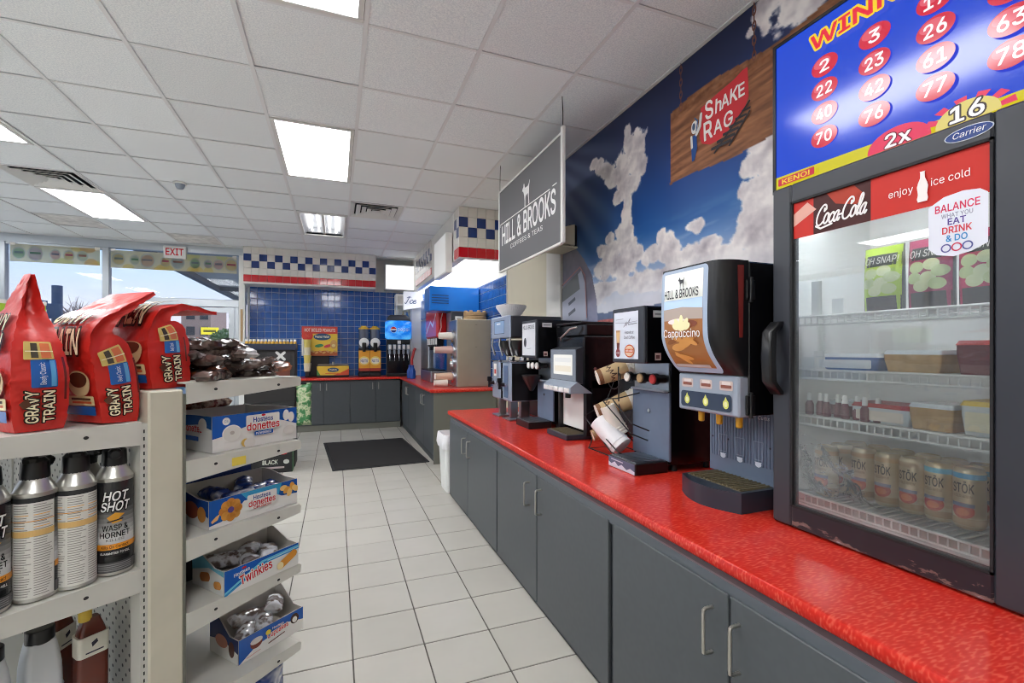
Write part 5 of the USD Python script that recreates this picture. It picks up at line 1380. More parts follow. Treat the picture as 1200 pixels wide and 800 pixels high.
for k, (x, lb) in enumerate(((.46, 'black canister dispenser with an orange label, left of the pair'), (.65, 'black canister dispenser with an orange label, right of the pair'))):
    u = thing('canister_dispenser', lb, 'dispenser', (x, 8.72, DZ))
    if k == 0:
        mat('canister_grey', (86, 92, 108), .2, coat=.3)
    obj('canister', lathe([(.085, .02), (.088, .03), (.088, .82), (.08, .84)], 24), 'canister_grey', u)
    obj('base', join(bx(-.095, .095, -.13, .1, 0, .08, .01), bx(-.09, .09, -.1, .09, .08, .5, .01)), 'black_plastic', u)
    obj('lid', join(lathe([(.09, .84), (.09, .865), (.05, .88), (.045, .9)], 24)), 'orange_plastic', u)
    obj('collar', lathe([(.0, 0), (.075, 0), (.085, .02), (.05, .03)], 24, (0, -.09, .60), '-y'), 'white_plastic', u)
    obj('spout', join(bx(-.035, .035, -.15, -.08, .49, .60, .01), cyl(.025, .08, (0, -.14, .44), n=14)), 'black_gloss', u)
    lb_ = on_near(0, -.132, 0, base=.002, step=.001)
    lb_.rect(-.093, .10, .093, .46, (226, 158, 44)); lb_.ell(0, .28, .09, .08, (236, 214, 120)); lb_.rect(-.093, .10, .093, .15, (170, 60, 46)); lb_.ell(0, .28, .07, .055, (240, 232, 214)); lb_.text('NUTS', 0, .255, .05, (44, 52, 120), w=.12, bold=True)
    obj('label_panel', bx(-.093, .093, -.132, -.1, .09, .47), 'dark_card', u)
    lb_.build('label', u)

# ------------------------------------------------------------------ floor display behind the shelves
t = thing('floor_display', 'dark cardboard floor display with little gold-capped bottles on top', 'display', (-.72, 6.05, 0))
obj('column', bx(-.25, .27, -.1, .25, 0, 1.38, .004), 'dark_card', t)
mat('navy_card', (26, 34, 58), .5); mat('green_card', (52, 98, 62), .5); mat('black_card', (26, 26, 26), .55)
obj('tray', join(bx(-.26, .28, -.13, -.12, 1.36, 1.43), bx(-.26, .28, .24, .25, 1.36, 1.43), bx(-.26, -.25, -.12, .24, 1.36, 1.43), bx(.27, .28, -.12, .24, 1.36, 1.43), bx(-.25, .27, -.12, .24, 1.38, 1.385)), 'navy_card', t)
for k in range(3):
    obj('shelf_front', bx(-.25, .27, -.135, -.1, .4 + .3 * k, .46 + .3 * k, .003), 'black_card', t)
p = on_near(0, -.1, 0, base=.002, step=.001)
p.rect(-.02, 1.24, .22, 1.34, (46, 44, 46)); p.line([(.08, 1.25), (.16, 1.33)], .03, (206, 206, 204)); p.line([(.08, 1.33), (.16, 1.25)], .03, (206, 206, 204))
p.rect(-.2, 1.0, .22, 1.12, (110, 60, 46)); p.rect(-.2, 1.02, .1, 1.07, (196, 186, 176)); p.build('panel_print', t)
g0 = None
for r_ in range(2):
    for k in range(14):
        at_ = (-.72 - .235 + .0385 * k, 6.0 + .06 * r_, 1.385)
        if g0 is None:
            g0 = thing('gold_bottle', 'tiny gold bottle with a white cap in the tray on top of the floor display', 'bottle', at_, group='gold bottles on the floor display')
            mat('gold_liquid', (206, 160, 54), .25, coat=.3)
            obj('bottle', lathe([(.014, 0), (.016, .004), (.016, .06), (.009, .075)], 12), 'gold_liquid', g0)
            obj('cap', cyl(.011, .022, (0, 0, .075), n=10), 'white_plastic', g0)
        else:
            dup(g0, at_)
t = thing('soda_case', 'black carton with white lettering standing on the floor below the snack boxes', 'carton', (-.66, 5.82, 0))
obj('carton', bx(-.2, .2, -.1, .1, 0, .26, .004), 'black_card', t)
obj('side', bx(.2, .204, -.1, .1, 0, .26), 'green_card', t)
p = on_near(0, -.1, 0, base=.001, step=.0006); p.rect(-.05, .2, .15, .255, (196, 44, 54), .02); p.text('BLACK', -.02, .10, .045, (206, 208, 196), w=.15, bold=True); p.ell(.14, .12, .03, .025, (186, 188, 180)); p.rect(-.1, .05, .12, .07, (176, 160, 160)); p.build('print', t)

def pillow(w, h, th, nx=16, ny=12, seam=.06, seed=1, wr=.0017):
    """A flow-wrapped packet: flat crimped ends at x = +-w/2, puffed between."""
    r_ = np.random.default_rng(seed)
    R = []
    for i in range(nx + 1):
        s_ = -1 + 2 * i / nx
        k = np.clip((1 - abs(s_)) / seam / 3, 0, 1) ** .5
        a = np.arange(ny) * 2 * math.pi / ny
        py, pz = np.cos(a), np.sin(a)
        R.append(np.c_[np.full(ny, s_ * w / 2), h / 2 * (1.03 - .06 * k) * np.sign(py) * np.abs(py) ** .8, (th / 2 * k + .0012) * np.sign(pz) * np.abs(pz) ** .8] + r_.uniform(-1, 1, (ny, 3)) * wr * (.3 + .7 * k) * (0 if i in (0, nx) else 1))
    return loft(R)
t = thing('chip_bag', 'green crinkled snack bag hanging on the side of the floor display', 'snack bag', (-.36, 6.0, .47))
mat_nodes('green_film', {'tc': ('texture_coordinate', {}), 'n': ('noise_texture', {'scale': 16, 'detail': 3}), 'rp': ('rgb_ramp', {'ramp': [(0, lin((52, 110, 66))), (.45, lin((70, 130, 80))), (.55, lin((200, 206, 170))), (.66, lin((106, 160, 104))), (1, lin((210, 176, 90)))]}), 'p': ('principled_bsdf', {'roughness': .2})},
          [('tc.object', 'n.vector'), ('n.fac', 'rp.fac'), ('rp.color', 'p.base_color')], 'p.BSDF')
m = pillow(.5, .17, .09, 20, 14, seed=5, wr=.006); m.apply_transform(trimesh.transformations.rotation_matrix(math.pi / 2, (0, 1, 0))); m.apply_transform(trimesh.transformations.rotation_matrix(math.pi / 2, (0, 0, 1)))
m.apply_translation((0, 0, .25))
obj('bag', m, 'green_film', t)
obj('clip', join(bx(-.085, .03, -.02, .0, .47, .5, .003)), 'black_plastic', t)

# ------------------------------------------------------------------ double-sided shelf unit seen from its end; local x: across the end, local y: along the run
GA = math.radians(40)
GO, GE, GG = V(-.397, 1.273, 0), V(math.cos(GA), math.sin(GA), 0), V(-math.sin(GA), math.cos(GA), 0)
def gp(s, y, z):
    return GO + GE * s + GG * y + V(0, 0, z)
def gthing(name, label, cat, s, y, z, rz=0., group=None):
    return thing(name, label, cat, gp(s, y, z), 40 + rz, group)
gd = thing('shelf_unit', 'cream metal double-sided store shelf unit seen from its end', 'shelf unit', GO, 40)
RUN = 1.83
obj('end_post', bx(0, .072, 0, .05, 0, 1.262, .004), 'cream_metal', gd, label='plain cream end post')
obj('post_edge', bx(.072, .078, .003, .05, .02, 1.25), 'panel_olive', gd)
obj('slotted_strip', join(bx(-.014, 0, .004, .03, 0, 1.19), bx(-.014, .08, .03, .05, 0, 1.19)), 'shelf_metal', gd)
p = on_near(0, .004, 0, base=.0006); 
for k in range(70):
    p.rect(-.0088, .03 + .0165 * k, -.0058, .038 + .0165 * k, (44, 44, 44), same=k > 0)
p.build('slots', gd)
mat_nodes('pegboard', {'tc': ('texture_coordinate', {}), 'mp': ('mapping', {'scale': (0, 40, 40), 'rotation': (.785, 0, 0)}), 'v': ('voronoi_texture', {'randomness': 0., 'scale': 1.0}), 'lt': ('math', {'math_type': 'greater_than', 'value2': .17}),
    'mx': ('mix', {'color1': lin((44, 44, 42)), 'color2': lin((194, 192, 184))}), 'p': ('principled_bsdf', {'roughness': .5})},
    [('tc.object', 'mp.vector'), ('mp.vector', 'v.vector'), ('v.distance', 'lt.value1'), ('lt.value', 'mx.fac'), ('mx.color', 'p.base_color')], 'p.BSDF')
for k in range(2):
    obj('back_panel', bx(.012, .06, .055 + .915 * k, .93 + .915 * k, .12, 1.19), 'pegboard', gd, label='perforated metal back panel')
    obj('upright', bx(.008, .064, .93 + .895 * k, .955 + .895 * k, 0, 1.2, .002), 'shelf_metal', gd)
obj('base', join(bx(-.44, .0, .02, RUN, .0, .11, .004), bx(.075, .39, .02, RUN, 0, .11, .004)), 'shelf_metal', gd)
def shelf(side, zt, s0, s1, y0, y1, th0=.052, th1=.026):
    """side +1/-1; a folded sheet with a tapered bracket plate at each end."""
    P = [(s0, zt), (s1, zt), (s1 + side * .006, zt - .006), (s1 + side * .004, zt - th1), (s1 - side * .02, zt - th1 - .003), (s0, zt - th0)]
    m = [prism(P, y0, y0 + .004, 'y'), prism(P, y1 - .004, y1, 'y'), bx(s0, s1, y0 + .004, y1 - .004, zt - .004, zt)]
    m.append(bx(s1 - side * .004, s1 + side * .004, y0 + .004, y1 - .004, zt - th1, zt - .004))
    o = obj('shelf', join(m), 'shelf_metal', gd, smooth=False)
    for f in (.22, .78):
        q_ = on_near(0, y0, 0, base=.0006)
        q_.ell(s0 + (s1 - s0) * f, zt - .02, .0045, .0035, (40, 40, 42))
        q_.build('bolt_hole', o)
    return o
for y0 in (0, .92):
    for zt in (1.195, .866, .50):
        shelf(-1, zt, -.014, -.45, y0, y0 + .91)
    for k, zt in enumerate((1.277, 1.088, .897, .72, .487, .25)):
        o = shelf(1, zt, .078, .384, y0, y0 + .91)
        if k == 1 and y0 == 0:
            q_ = on_near(0, 0, 0, base=.001); q_.rect(.185, zt - .036, .222, zt - .014, (232, 206, 92), .002); q_.build('price_tag', o, 'print_paper', label='yellow price sticker')
obj('top_deck', bx(.0, .078, .05, RUN, 1.2, 1.262), 'cream_metal', gd)

# ---- dog food bags
mat('bag_red', (202, 38, 30), .42, coat=.08, bump=(26, .3, .012), noise=(5, .05))
def food_bag(label, s, y, z, rz, spine, half, L, gus, art_top=.17, hscale=1.0):
    t = gthing('dog_food_bag', label, 'dog food bag', s, y, z, rz)
    from scipy.interpolate import CubicSpline, PchipInterpolator
    sp = np.array(spine); d = np.r_[0, np.cumsum(np.linalg.norm(np.diff(sp, axis=0), axis=1))]
    cs = CubicSpline(d, sp); hf = PchipInterpolator(d, half); bf = PchipInterpolator(d, L); gf = PchipInterpolator(d, gus)
    T = d[-1]
    def frame(t_):
        c = cs(t_); tg = cs(t_, 1); tg = tg / np.linalg.norm(tg, axis=-1, keepdims=True)
        n = np.stack([tg[..., 1], -tg[..., 0]], -1)
        return c, n, hf(t_), bf(t_), gf(t_)
    rw = np.random.default_rng(int(abs(s * 1000)))
    rings = []
    for i, t_ in enumerate(np.linspace(0, T, 40)):
        c, n, h_, b, g = frame(t_)
        uv = [(h_, -b)] + [(h_ * (1 + .10 * math.sin(math.pi * k / 8)), -b + 2 * b * k / 8) for k in range(1, 8)] + [(h_, b), (h_ * .5, b - g * .5), (0, b - g), (-h_ * .5, b - g * .5), (-h_, b)] + \
             [(-h_ * (1 + .10 * math.sin(math.pi * k / 8)), b - 2 * b * k / 8) for k in range(1, 8)] + [(-h_, -b), (-h_ * .5, -b + g * .5), (0, -b + g), (h_ * .5, -b + g * .5)]
        q = np.array([(c[0] + n[0] * u, v, c[1] + n[1] * u) for u, v in uv])
        q += rw.normal(0, .0009, q.shape) * (1 if 2 < i < 38 else 0)
        rings.append(q)
    obj('bag', loft(rings), 'bag_red', t, smooth=40)
    def near(x, tt, off):
        c, n, h_, b, g = frame(np.clip(tt, 0, T))
        u = x * h_ / half[1]
        return np.c_[c[:, 0] + n[:, 0] * u, -b + g * (1 - np.abs(x) / half[1]) - off, c[:, 1] + n[:, 1] * u]
    w = half[1]
    a = art_top
    q_ = Print(near, base=.0022, step=.0005, sub=.012)
    q_.rect(-.016, .085, .022, a - .035, (28, 92, 170), .003); q_.rect(.012, .087, .020, a - .037, (90, 160, 210))
    q_.text('Beefy Classic', .004, .09 + (a - .13) * .5, .0085, (222, 232, 244), w=min(.06, (a - .13) * .95), rot=math.pi / 2)
    q_.rect(-.026, a - .035, .02, a, (206, 180, 104), .002); q_.rect(-.015, a - .032, -.004, a - .003, (70, 62, 50)); q_.rect(.0, a - .032, .016, a - .003, (206, 110, 70)); q_.rect(-.024, a - .02, .02, a - .018, (236, 226, 190))
    q_.text('GRAVY', -.008, .048, .017, (240, 226, 190), w=.062, bold=True, rot=math.pi / 2, out=(40, 24, 20), ow=.13)
    q_.text('TRAIN', .016, .048, .017, (240, 226, 190), w=.062, bold=True, rot=math.pi / 2, out=(40, 24, 20), ow=.13)
    q_.poly([(-.034, .055), (-.022, .066), (-.018, .05), (-.028, .045)], (84, 44, 30))
    q_.rect(.03, .06, .034, a - .03, (104, 34, 30))
    q_.build('side_print', t, 'print_gloss', label='blue strip and GRAVY TRAIN lettering on the side')
    def face(x, tt, off):
        c, n, h_, b, g = frame(np.clip(tt, 0, T))
        return np.c_[c[:, 0] - n[:, 0] * (h_ * (1 + .10 * np.sin(math.pi * np.clip((x + b) / (2 * b), 0, 1))) + off), x * b / L[0] * -1, c[:, 1] - n[:, 1] * (h_ * 1.1 + off)]
    B = L[0]
    q_ = Print(face, base=.004, step=.0006, sub=.012)
    q_.rect(-B * .5, .02, B * .93, .042, (28, 92, 170), .003)
    q_.rect(-B * .2, .044, B * .95, .066, (232, 214, 160), .003); q_.rect(B * .1, .049, B * .85, .054, (206, 100, 60)); q_.rect(B * .1, .057, B * .85, .062, (90, 60, 40))
    q_.ell(B * .5, .095, B * .42, .03, (214, 186, 140)); q_.ell(B * .5, .103, B * .34, .018, (92, 50, 34))
    q_.text('GRAVY', -B * .0, T * .62, .03, (240, 226, 190), w=B * 1.5, bold=True, out=(40, 24, 20), ow=.1)
    q_.text('TRAIN', -B * .0, T * .50, .03, (240, 226, 190), w=B * 1.5, bold=True, out=(40, 24, 20), ow=.1)
    q_.build('front_print', t, 'print_gloss', label='bowl picture and lettering on the front')
    return t
food_bag('red dog food bag standing tall with a pointed top, leftmost of three', -.176, .11, 1.197, 4, [(0, 0), (0, .03), (0, .10), (0, .165), (.004, .24), (.012, .315)], [.036, .041, .043, .037, .019, .003], [.08, .084, .085, .074, .042, .016], [-.004, -.007, -.008, .0, .028, .014], .175)
food_bag('red dog food bag with its top folded over, between the pointed bag and the post', -.060, .10, 1.197, 9, [(.004, 0), (.004, .03), (-.002, .09), (-.016, .155), (-.03, .195), (.0, .235), (.045, .27), (.075, .292)], [.034, .038, .040, .038, .02, .009, .006, .004], [.078, .08, .08, .08, .08, .08, .08, .08], [-.004, -.007, -.007, -.002, .012, .004, .002, .002], .165)
food_bag('red dog food bag tipped on the shelf post, rightmost of three', .045, .125, 1.264, 14, [(.004, 0), (.002, .03), (-.004, .08), (-.010, .135), (-.018, .165), (.01, .192), (.06, .198), (.125, .19)], [.046, .05, .052, .046, .022, .009, .006, .004], [.08, .082, .083, .082, .082, .084, .086, .086], [-.004, -.007, -.007, -.002, .012, .004, .002, .002], .15)

# ---- spray cans
def spray_can():
    t = gthing('spray_can', '', 'spray can', -.047, .038, .867)
    obj('can', lathe([(.03, 0), (.0335, .003), (.0335, .008), (.0325, .010), (.0325, .203), (.0335, .205), (.0335, .211), (.0315, .213), (.028, .222), (.0225, .232), (.022, .236)], 36), 'can_steel', t)
    cp = obj('cap', join(lathe([(.022, .234), (.0225, .24), (.021, .268), (.014, .276)], 24), bx(-.011, .011, -.036, .0, .252, .274, .005), bx(-.012, .012, -.0, .022, .262, .281, .006)), 'black_plastic', t, label='black trigger cap')
    obj('nozzle', cyl(.008, .006, (0, -.034, .263), '-y', 14), 'black_gloss', cp)
    q_ = on_can(.0326, -math.pi / 2, base=.0003, step=.00012, strip=.0045)
    q_.rect(-.052, .009, .052, .203, (38, 38, 40))
    for k in range(8):
        q_.rect(-.052, .068 + .0095 * k, .052, .0775 + .0095 * k, tuple([214 - 22 * max(0, k - 1)] * 3), same=k > 0)
    q_.text('HOT', .0, .163, .019, (240, 240, 238), w=.042, bold=True, shear=.18, out=(16, 16, 18)); q_.text('SHOT', -.001, .141, .019, (240, 240, 238), w=.05, bold=True, shear=.18, out=(16, 16, 18))
    q_.poly([(-.014, .127), (.0, .137), (.016, .132), (.006, .124), (.012, .117), (-.004, .114)], (222, 158, 48)); q_.line([(-.012, .118), (.012, .122)], .003, (60, 50, 40))
    q_.text('WASP &', 0, .099, .0115, (26, 26, 28), w=.044, bold=True); q_.text('HORNET', 0, .084, .0115, (26, 26, 28), w=.052, bold=True); q_.text('KILLER', 0, .076, .005, (70, 70, 72), w=.03)
    q_.rect(-.052, .058, .052, .070, (232, 150, 36)); q_.text('Kills On Contact', 0, .061, .006, (60, 40, 20), w=.046, bold=True)
    q_.rect(-.052, .009, .052, .030, (84, 84, 86)); q_.text('GUARANTEED TO KILL', 0, .048, .0045, (220, 220, 220), w=.05, bold=True); q_.rect(-.018, .034, .026, .043, (20, 20, 20)); 
    for k in range(4):
        q_.rect(-.03, .013 + .004 * k, .028, .0145 + .004 * k, (140, 140, 142), same=k > 0)
    q_.build('front_label', t, 'print_gloss', label='black and white HOT SHOT label')
    q_ = on_can(.0326, math.pi / 2, base=.0003, step=.00012, strip=.0045)
    q_.rect(-.050, .009, .050, .203, (222, 220, 214)); q_.rect(-.050, .203 - .01, .050, .203, (40, 40, 42))
    r_ = random.Random(3)
    for k in range(38):
        z = .014 + .0047 * k
        c = (232, 176, 96) if k in (28, 33) else (150, 146, 142)
        for a in range(3):
            x0 = -.046 + .032 * a
            q_.rect(x0, z, x0 + r_.uniform(.018, .029), z + .0016, c, same=False if (k == 0 and a == 0) else True)
    q_.rect(-.05, .128, .05, .140, (226, 186, 118)); q_.line([(-.05, .158), (.05, .158)], .0016, (222, 150, 60))
    q_.build('back_label', t, 'print', label='white label of small print')
    return t
sc = spray_can()
tag(sc, 'black and white wasp spray can facing out, next to the shelf post')
def put(t, s, y, z, rz):
    t.GetAttribute('xformOp:translate').Set(tuple(gp(s, y, z))); t.GetAttribute('xformOp:rotateZ').Set(40. + rz)
put(sc, -.047, .042, .867, -18)
for s, y, r_, lb in ((-.113, .040, 165, 'spray can turned to its white label, second from the post'), (-.173, .046, 130, 'spray can half turned, a sliver of its black front showing, third from the post'),
                     (-.240, .046, -4, 'leftmost spray can in view, its HOT SHOT label facing out'), (-.075, .115, 30, 'spray can standing in the second row, only its black cap showing'), (-.30, .10, 0, 'spray can just outside the left edge of the photo')):
    dup(sc, gp(s, y, .867), (0, 0, 40 + r_), label=lb)
mat('tub_green', (34, 92, 62), .4); mat('tub_magenta', (170, 40, 110), .4); mat('tub_grey', (150, 156, 150), .4)
for s, y, m_1, lb in ((-.20, .24, 'tub_green', 'short round tub with a green rim behind the spray cans'), (-.13, .20, 'tub_magenta', 'short round tub with a magenta band behind the spray cans')):
    u = gthing('round_tub', lb, 'tub', s, y, .867)
    obj('tub', cyl(.058, .10, (0, 0, 0), n=28), 'tub_grey', u); obj('band', cyl(.0585, .022, (0, 0, .085), n=28), m_1, u); obj('lid', cyl(.06, .012, (0, 0, .107), n=28, c=.002), 'tub_grey' if 'green' not in m_1 else 'tan_card', u)

# ---- bottles on the lower shelf
mat('jug_white', (214, 218, 224), .35); mat('oil_amber', (96, 36, 22), .2, coat=.2); mat('label_white', (222, 218, 206), .5)
jug = None
for s, y, lb in ((-.135, .16, 'white ribbed bottle with a black cap on the lower left shelf, nearer the post'), (-.215, .15, 'white ribbed bottle with a black cap on the lower left shelf, at the photo’s edge')):
    if jug is None:
        jug = gthing('white_bottle', lb, 'bottle', s, y, .501)
        obj('bottle', loft([rr(.032, .03, .012, z) * (k, k, 1) for z, k in ((0, .95), (.01, 1), (.12, 1), (.17, .96), (.2, .84), (.225, .7))]), 'jug_white', jug)
        obj('ribs', join([loft([rr(.0335, .0315, .012, z), rr(.0335, .0315, .012, z + .003)]) for z in (.06, .08, .10, .12)]), 'jug_white', jug)
        obj('cap', cyl(.024, .03, (0, 0, .222), n=24, c=.002), 'black_plastic', jug)
    else:
        dup(jug, gp(s, y, .501), (0, 0, 40), label=lb)
oil = None
for s, y, lb in ((-.062, .12, 'dark amber bottle with a yellow cap and white label on the lower left shelf'), (-.09, .21, 'dark red bottle standing behind the white bottles on the lower shelf')):
    if oil is None:
        oil = gthing('amber_bottle', lb, 'bottle', s, y, .501)
        obj('bottle', loft([rr(.028, .02, .01, z) * (k, k, 1) for z, k in ((0, .95), (.01, 1), (.2, 1), (.225, .8), (.25, .5))]), 'oil_amber', oil)
        obj('cap', cyl(.012, .026, (-.01, 0, .245), n=18, c=.002), 'deli_yellow', oil)
        obj('label', loft([rr(.0285, .0205, .01, z) for z in (.17, .215)]), 'label_white', oil)
        q_ = on_near(0, -.0205, 0, base=.001); q_.poly([(-.004, .19), (.006, .198), (.004, .206), (-.006, .2)], (30, 30, 50)); q_.rect(-.016, .178, .016, .181, (40, 40, 60)); q_.build('mark', oil)
    else:
        dup(oil, gp(s, y, .501), (0, 0, 70), label=lb)

# ---- snack cartons on the right-hand shelves
def carton(name, label, s, y, z, w, d, h, hb, inner='grey_card', rz=0., side_h=None):
    t = gthing(name, label, 'snack carton', s, y, z + .001, rz)
    k = .0025
    sh = side_h or h
    side = [(0, 0), (d, 0), (d, hb), (d * .75, hb), (d * .3, sh), (0, h)]
    m = [bx(0, w, 0, k, 0, h), bx(0, w, d - k, d, 0, hb), bx(0, w, 0, d, 0, k), prism(side, 0, k, 'x'), prism(side, w - k, w, 'x')]
    obj('carton', join(m), inner, t, smooth=False)
    f = on_near(0, 0, 0, base=.0006, step=.0004)
    f.clip = sbox(0, 0, w, h)
    sd = Print(flat((0, d, 0), (0, -1, 0), (0, 0, 1)), base=.0006, step=.0004)
    sd.clip = Polygon([(d - a, b) for a, b in side])
    return t, f, sd
BL, WH, RD_ = (24, 88, 176), (232, 230, 226), (206, 36, 46)
t, f, sd = carton('donut_carton', 'blue and white donettes carton of powdered donuts on the second shelf', .152, .030, 1.088, .243, .26, .094, .088)
f.rect(0, 0, .243, .094, WH); f.poly([(0, .094), (.243, .094), (.243, .045), (.2, .06), (.15, .072), (.1, .06), (.06, .05), (.03, .04), (0, .035)], BL)
f.ell(.035, .078, .010, .010, WH); f.text('CS', .035, .075, .006, BL)
f.ell(.05, .044, .026, .023, (238, 236, 232)); f.ell(.05, .043, .024, .021, (222, 218, 212)); f.ell(.05, .046, .006, .005, (180, 172, 166)); f.ell(.085, .014, .011, .011, (226, 190, 104)); f.ell(.097, .012, .016, .013, (228, 224, 218))
f.ell(.206, .075, .010, .016, WH); f.ell(.222, .068, .010, .015, (236, 232, 226)); f.ell(.216, .03, .02, .014, (222, 216, 210))
f.poly(Point(.135, .06).buffer(1).intersection(sbox(.09, .048, .18, .083)).buffer(.004), WH)
f.text('Hostess', .135, .067, .013, (34, 60, 140), w=.058, bold=True); f.ell(.135, .084, .006, .003, RD_)
f.text('donettes', .135, .046, .02, RD_, w=.096, bold=True, out=WH, ow=.1); f.rect(.108, .030, .163, .041, BL, .002); f.text('POWDERED', .135, .0325, .006, WH, w=.046, bold=True)
f.build('front_print', t, 'print_gloss', label='blue and white donettes print')
sd.rect(0, 0, .26, .11, (226, 224, 220)); sd.poly([(0, .11), (.26, .11), (.26, .06), (.2, .07), (.1, .06), (0, .04)], (28, 84, 150)); sd.text('donettes', .17, .05, .018, RD_, w=.09, bold=True); sd.rect(.13, .026, .2, .038, BL, .002); sd.ell(.22, .07, .02, .018, (230, 226, 220)); sd.build('side_print', t, 'print_gloss')
mat_nodes('wrapper_blue', {'tc': ('texture_coordinate', {}), 'n': ('noise_texture', {'scale': 17, 'detail': 2}), 'rp': ('rgb_ramp', {'ramp': [(0, lin((16, 30, 84))), (.45, lin((26, 60, 140))), (.53, lin((150, 160, 190))), (.6, lin((226, 228, 236))), (.7, lin((40, 80, 160))), (1, lin((120, 150, 200)))]}), 'p': ('principled_bsdf', {'roughness': .16, 'specular_ior_level': .7})},
          [('tc.object', 'n.vector'), ('n.fac', 'rp.fac'), ('rp.color', 'p.base_color')], 'p.BSDF')
def wrapper(name, stops, scale=16, rough=.14):
    mat_nodes(name, {'tc': ('texture_coordinate', {}), 'oi': ('object_info', {}), 'vm': ('vector_math', {'math_type': 'add'}), 'cb': ('combine_xyz', {}), 'n': ('noise_texture', {'scale': scale, 'detail': 3}), 'rp': ('rgb_ramp', {'ramp': [(a, lin(c)) for a, c in stops]}), 'p': ('principled_bsdf', {'roughness': rough, 'specular_ior_level': .7})},
              [('tc.object', 'vm.vector1'), ('oi.random', 'cb.x'), ('cb.vector', 'vm.vector2'), ('vm.vector', 'n.vector'), ('n.fac', 'rp.fac'), ('rp.color', 'p.base_color')], 'p.BSDF')
wrapper('wrapper_clear', [(0, (70, 58, 54)), (.40, (130, 112, 104)), (.47, (214, 216, 222)), (.56, (232, 234, 240)), (.62, (110, 92, 86)), (1, (220, 224, 232))], 20, .1)
wrapper('wrapper_dark', [(0, (16, 18, 30)), (.45, (30, 34, 54)), (.55, (90, 90, 104)), (.62, (40, 36, 48)), (.75, (170, 176, 190)), (1, (30, 36, 70))])
wrapper('wrapper_brown', [(0, (60, 22, 18)), (.4, (92, 40, 30)), (.5, (196, 170, 150)), (.57, (110, 44, 32)), (.7, (70, 26, 22)), (1, (220, 190, 160))], 24)
def fill(carton_at, spots, mname, name, label, group, w=.09, h=.05, th=.03):
    s, y, z = carton_at
    pr0 = None
    for k, (a, b, c, yaw, pit) in enumerate(spots):
        at_ = gp(s + a, y + b, z + c)
        if pr0 is None:
            pr0 = thing(name, label, 'snack pack', at_, 40 + yaw, group)
            m = pillow(w, h, th, seed=len(label))
            obj('wrapper', m, mname, pr0)
        else:
            dup(pr0, at_, (pit, pit * .5, 40 + yaw))
fill((.152, .03, 1.088), [(.06, .10, .02, 80, 0), (.13, .11, .02, 95, 4), (.19, .12, .02, 85, -4), (.10, .18, .03, 15, 6)], 'wrapper_blue', 'donut_pack', 'blue wrapped pack lying inside the powdered donettes carton', 'packs in the powdered donettes carton')
t, f, sd = carton('bagged_snack_carton', 'grey card tray of red-brown snack bags behind the powdered donettes carton', .10, .33, 1.088, .28, .25, .08, .10)
f.rect(0, 0, .28, .08, (112, 112, 112)); f.rect(.02, .02, .1, .06, (214, 140, 60)); f.build('front_print', t)
fill((.10, .33, 1.088), [(.10, .05, .088, 20, 0), (.17, .06, .094, -15, 8), (.235, .05, .09, 10, -6), (.20, .13, .10, 60, 8), (.08, .13, .095, 100, 4)], 'wrapper_brown', 'brown_snack_bag', 'red-brown snack bag in the grey tray behind the powdered donettes carton', 'bags in the grey tray', .10, .07, .035)

t, f, sd = carton('donut_carton', 'donettes carton printed with golden crunch donuts, on the third shelf', .138, .018, .897, .25, .17, .072, .085)
f.rect(0, 0, .25, .072, WH); f.poly([(0, .072), (.25, .072), (.25, .03), (.2, .034), (.17, .05), (.09, .05), (.07, .03), (.03, .012), (0, .008)], (26, 84, 164)); f.poly([(.08, .072), (.2, .072), (.19, .04), (.16, .052), (.1, .05)], (60, 160, 206))
for k in range(8):
    a = k * math.pi / 4
    f.ell(.054 + .019 * math.cos(a), .037 + .019 * math.sin(a), .0115, .0115, (222, 156, 70) if k % 2 else (206, 134, 54), same=k > 0)
f.ell(.054, .037, .008, .008, (96, 70, 130)); f.poly([(.006, .014), (.02, .02), (.026, .034), (.016, .03), (.004, .02)], (226, 176, 120))
for k in range(5):
    f.ell(.205 + .009 * k, .055 - .008 * (k % 3), .012, .008, (224, 160, 70) if k % 2 else (236, 196, 120), rot=.6 * k)
f.poly(sbox(.10, .026, .178, .058).buffer(.004), WH); f.text('Hostess', .138, .047, .011, (34, 60, 140), w=.05, bold=True); f.text('donettes', .138, .030, .016, RD_, w=.078, bold=True, out=WH, ow=.1); f.text('CRUNCH', .138, .0215, .006, RD_, w=.05, bold=True)
f.build('front_print', t, 'print_gloss', label='blue and orange donettes print')
sd.rect(0, 0, .17, .085, (214, 210, 206)); sd.poly([(.0, .085), (.17, .085), (.17, .03), (.1, .05), (0, .03)], (26, 74, 150)); sd.ell(.09, .04, .035, .022, (150, 70, 50)); sd.ell(.14, .035, .02, .02, (196, 130, 60)); sd.build('side_print', t, 'print_gloss')
fill((.138, .018, .897), [(.05, .06, .045, 20, 6), (.11, .06, .05, -20, -8), (.17, .07, .05, 10, 8), (.21, .06, .05, 70, 4), (.08, .12, .055, 90, 4), (.16, .12, .06, 60, -6)], 'wrapper_blue', 'donut_pack', 'blue wrapped pack lying inside the crunch donettes carton', 'packs in the crunch donettes carton')
t, f, sd = carton('blue_snack_tray', 'dark blue tray of wrapped cakes behind the crunch donettes carton', .088, .20, .897, .27, .2, .125, .135, 'blue_card')
f.rect(0, 0, .27, .125, (26, 54, 120)); f.build('front_print', t)
fill((.088, .20, .897), [(.06, .04, .125, 30, 0), (.12, .05, .13, 40, 6), (.19, .05, .132, 25, -4), (.24, .05, .13, 35, 4), (.15, .13, .132, 35, 4)], 'wrapper_dark', 'cake_pack', 'dark blue wrapped cake in the tray behind the crunch donettes carton', 'cakes in the dark blue tray', .1, .06, .03)

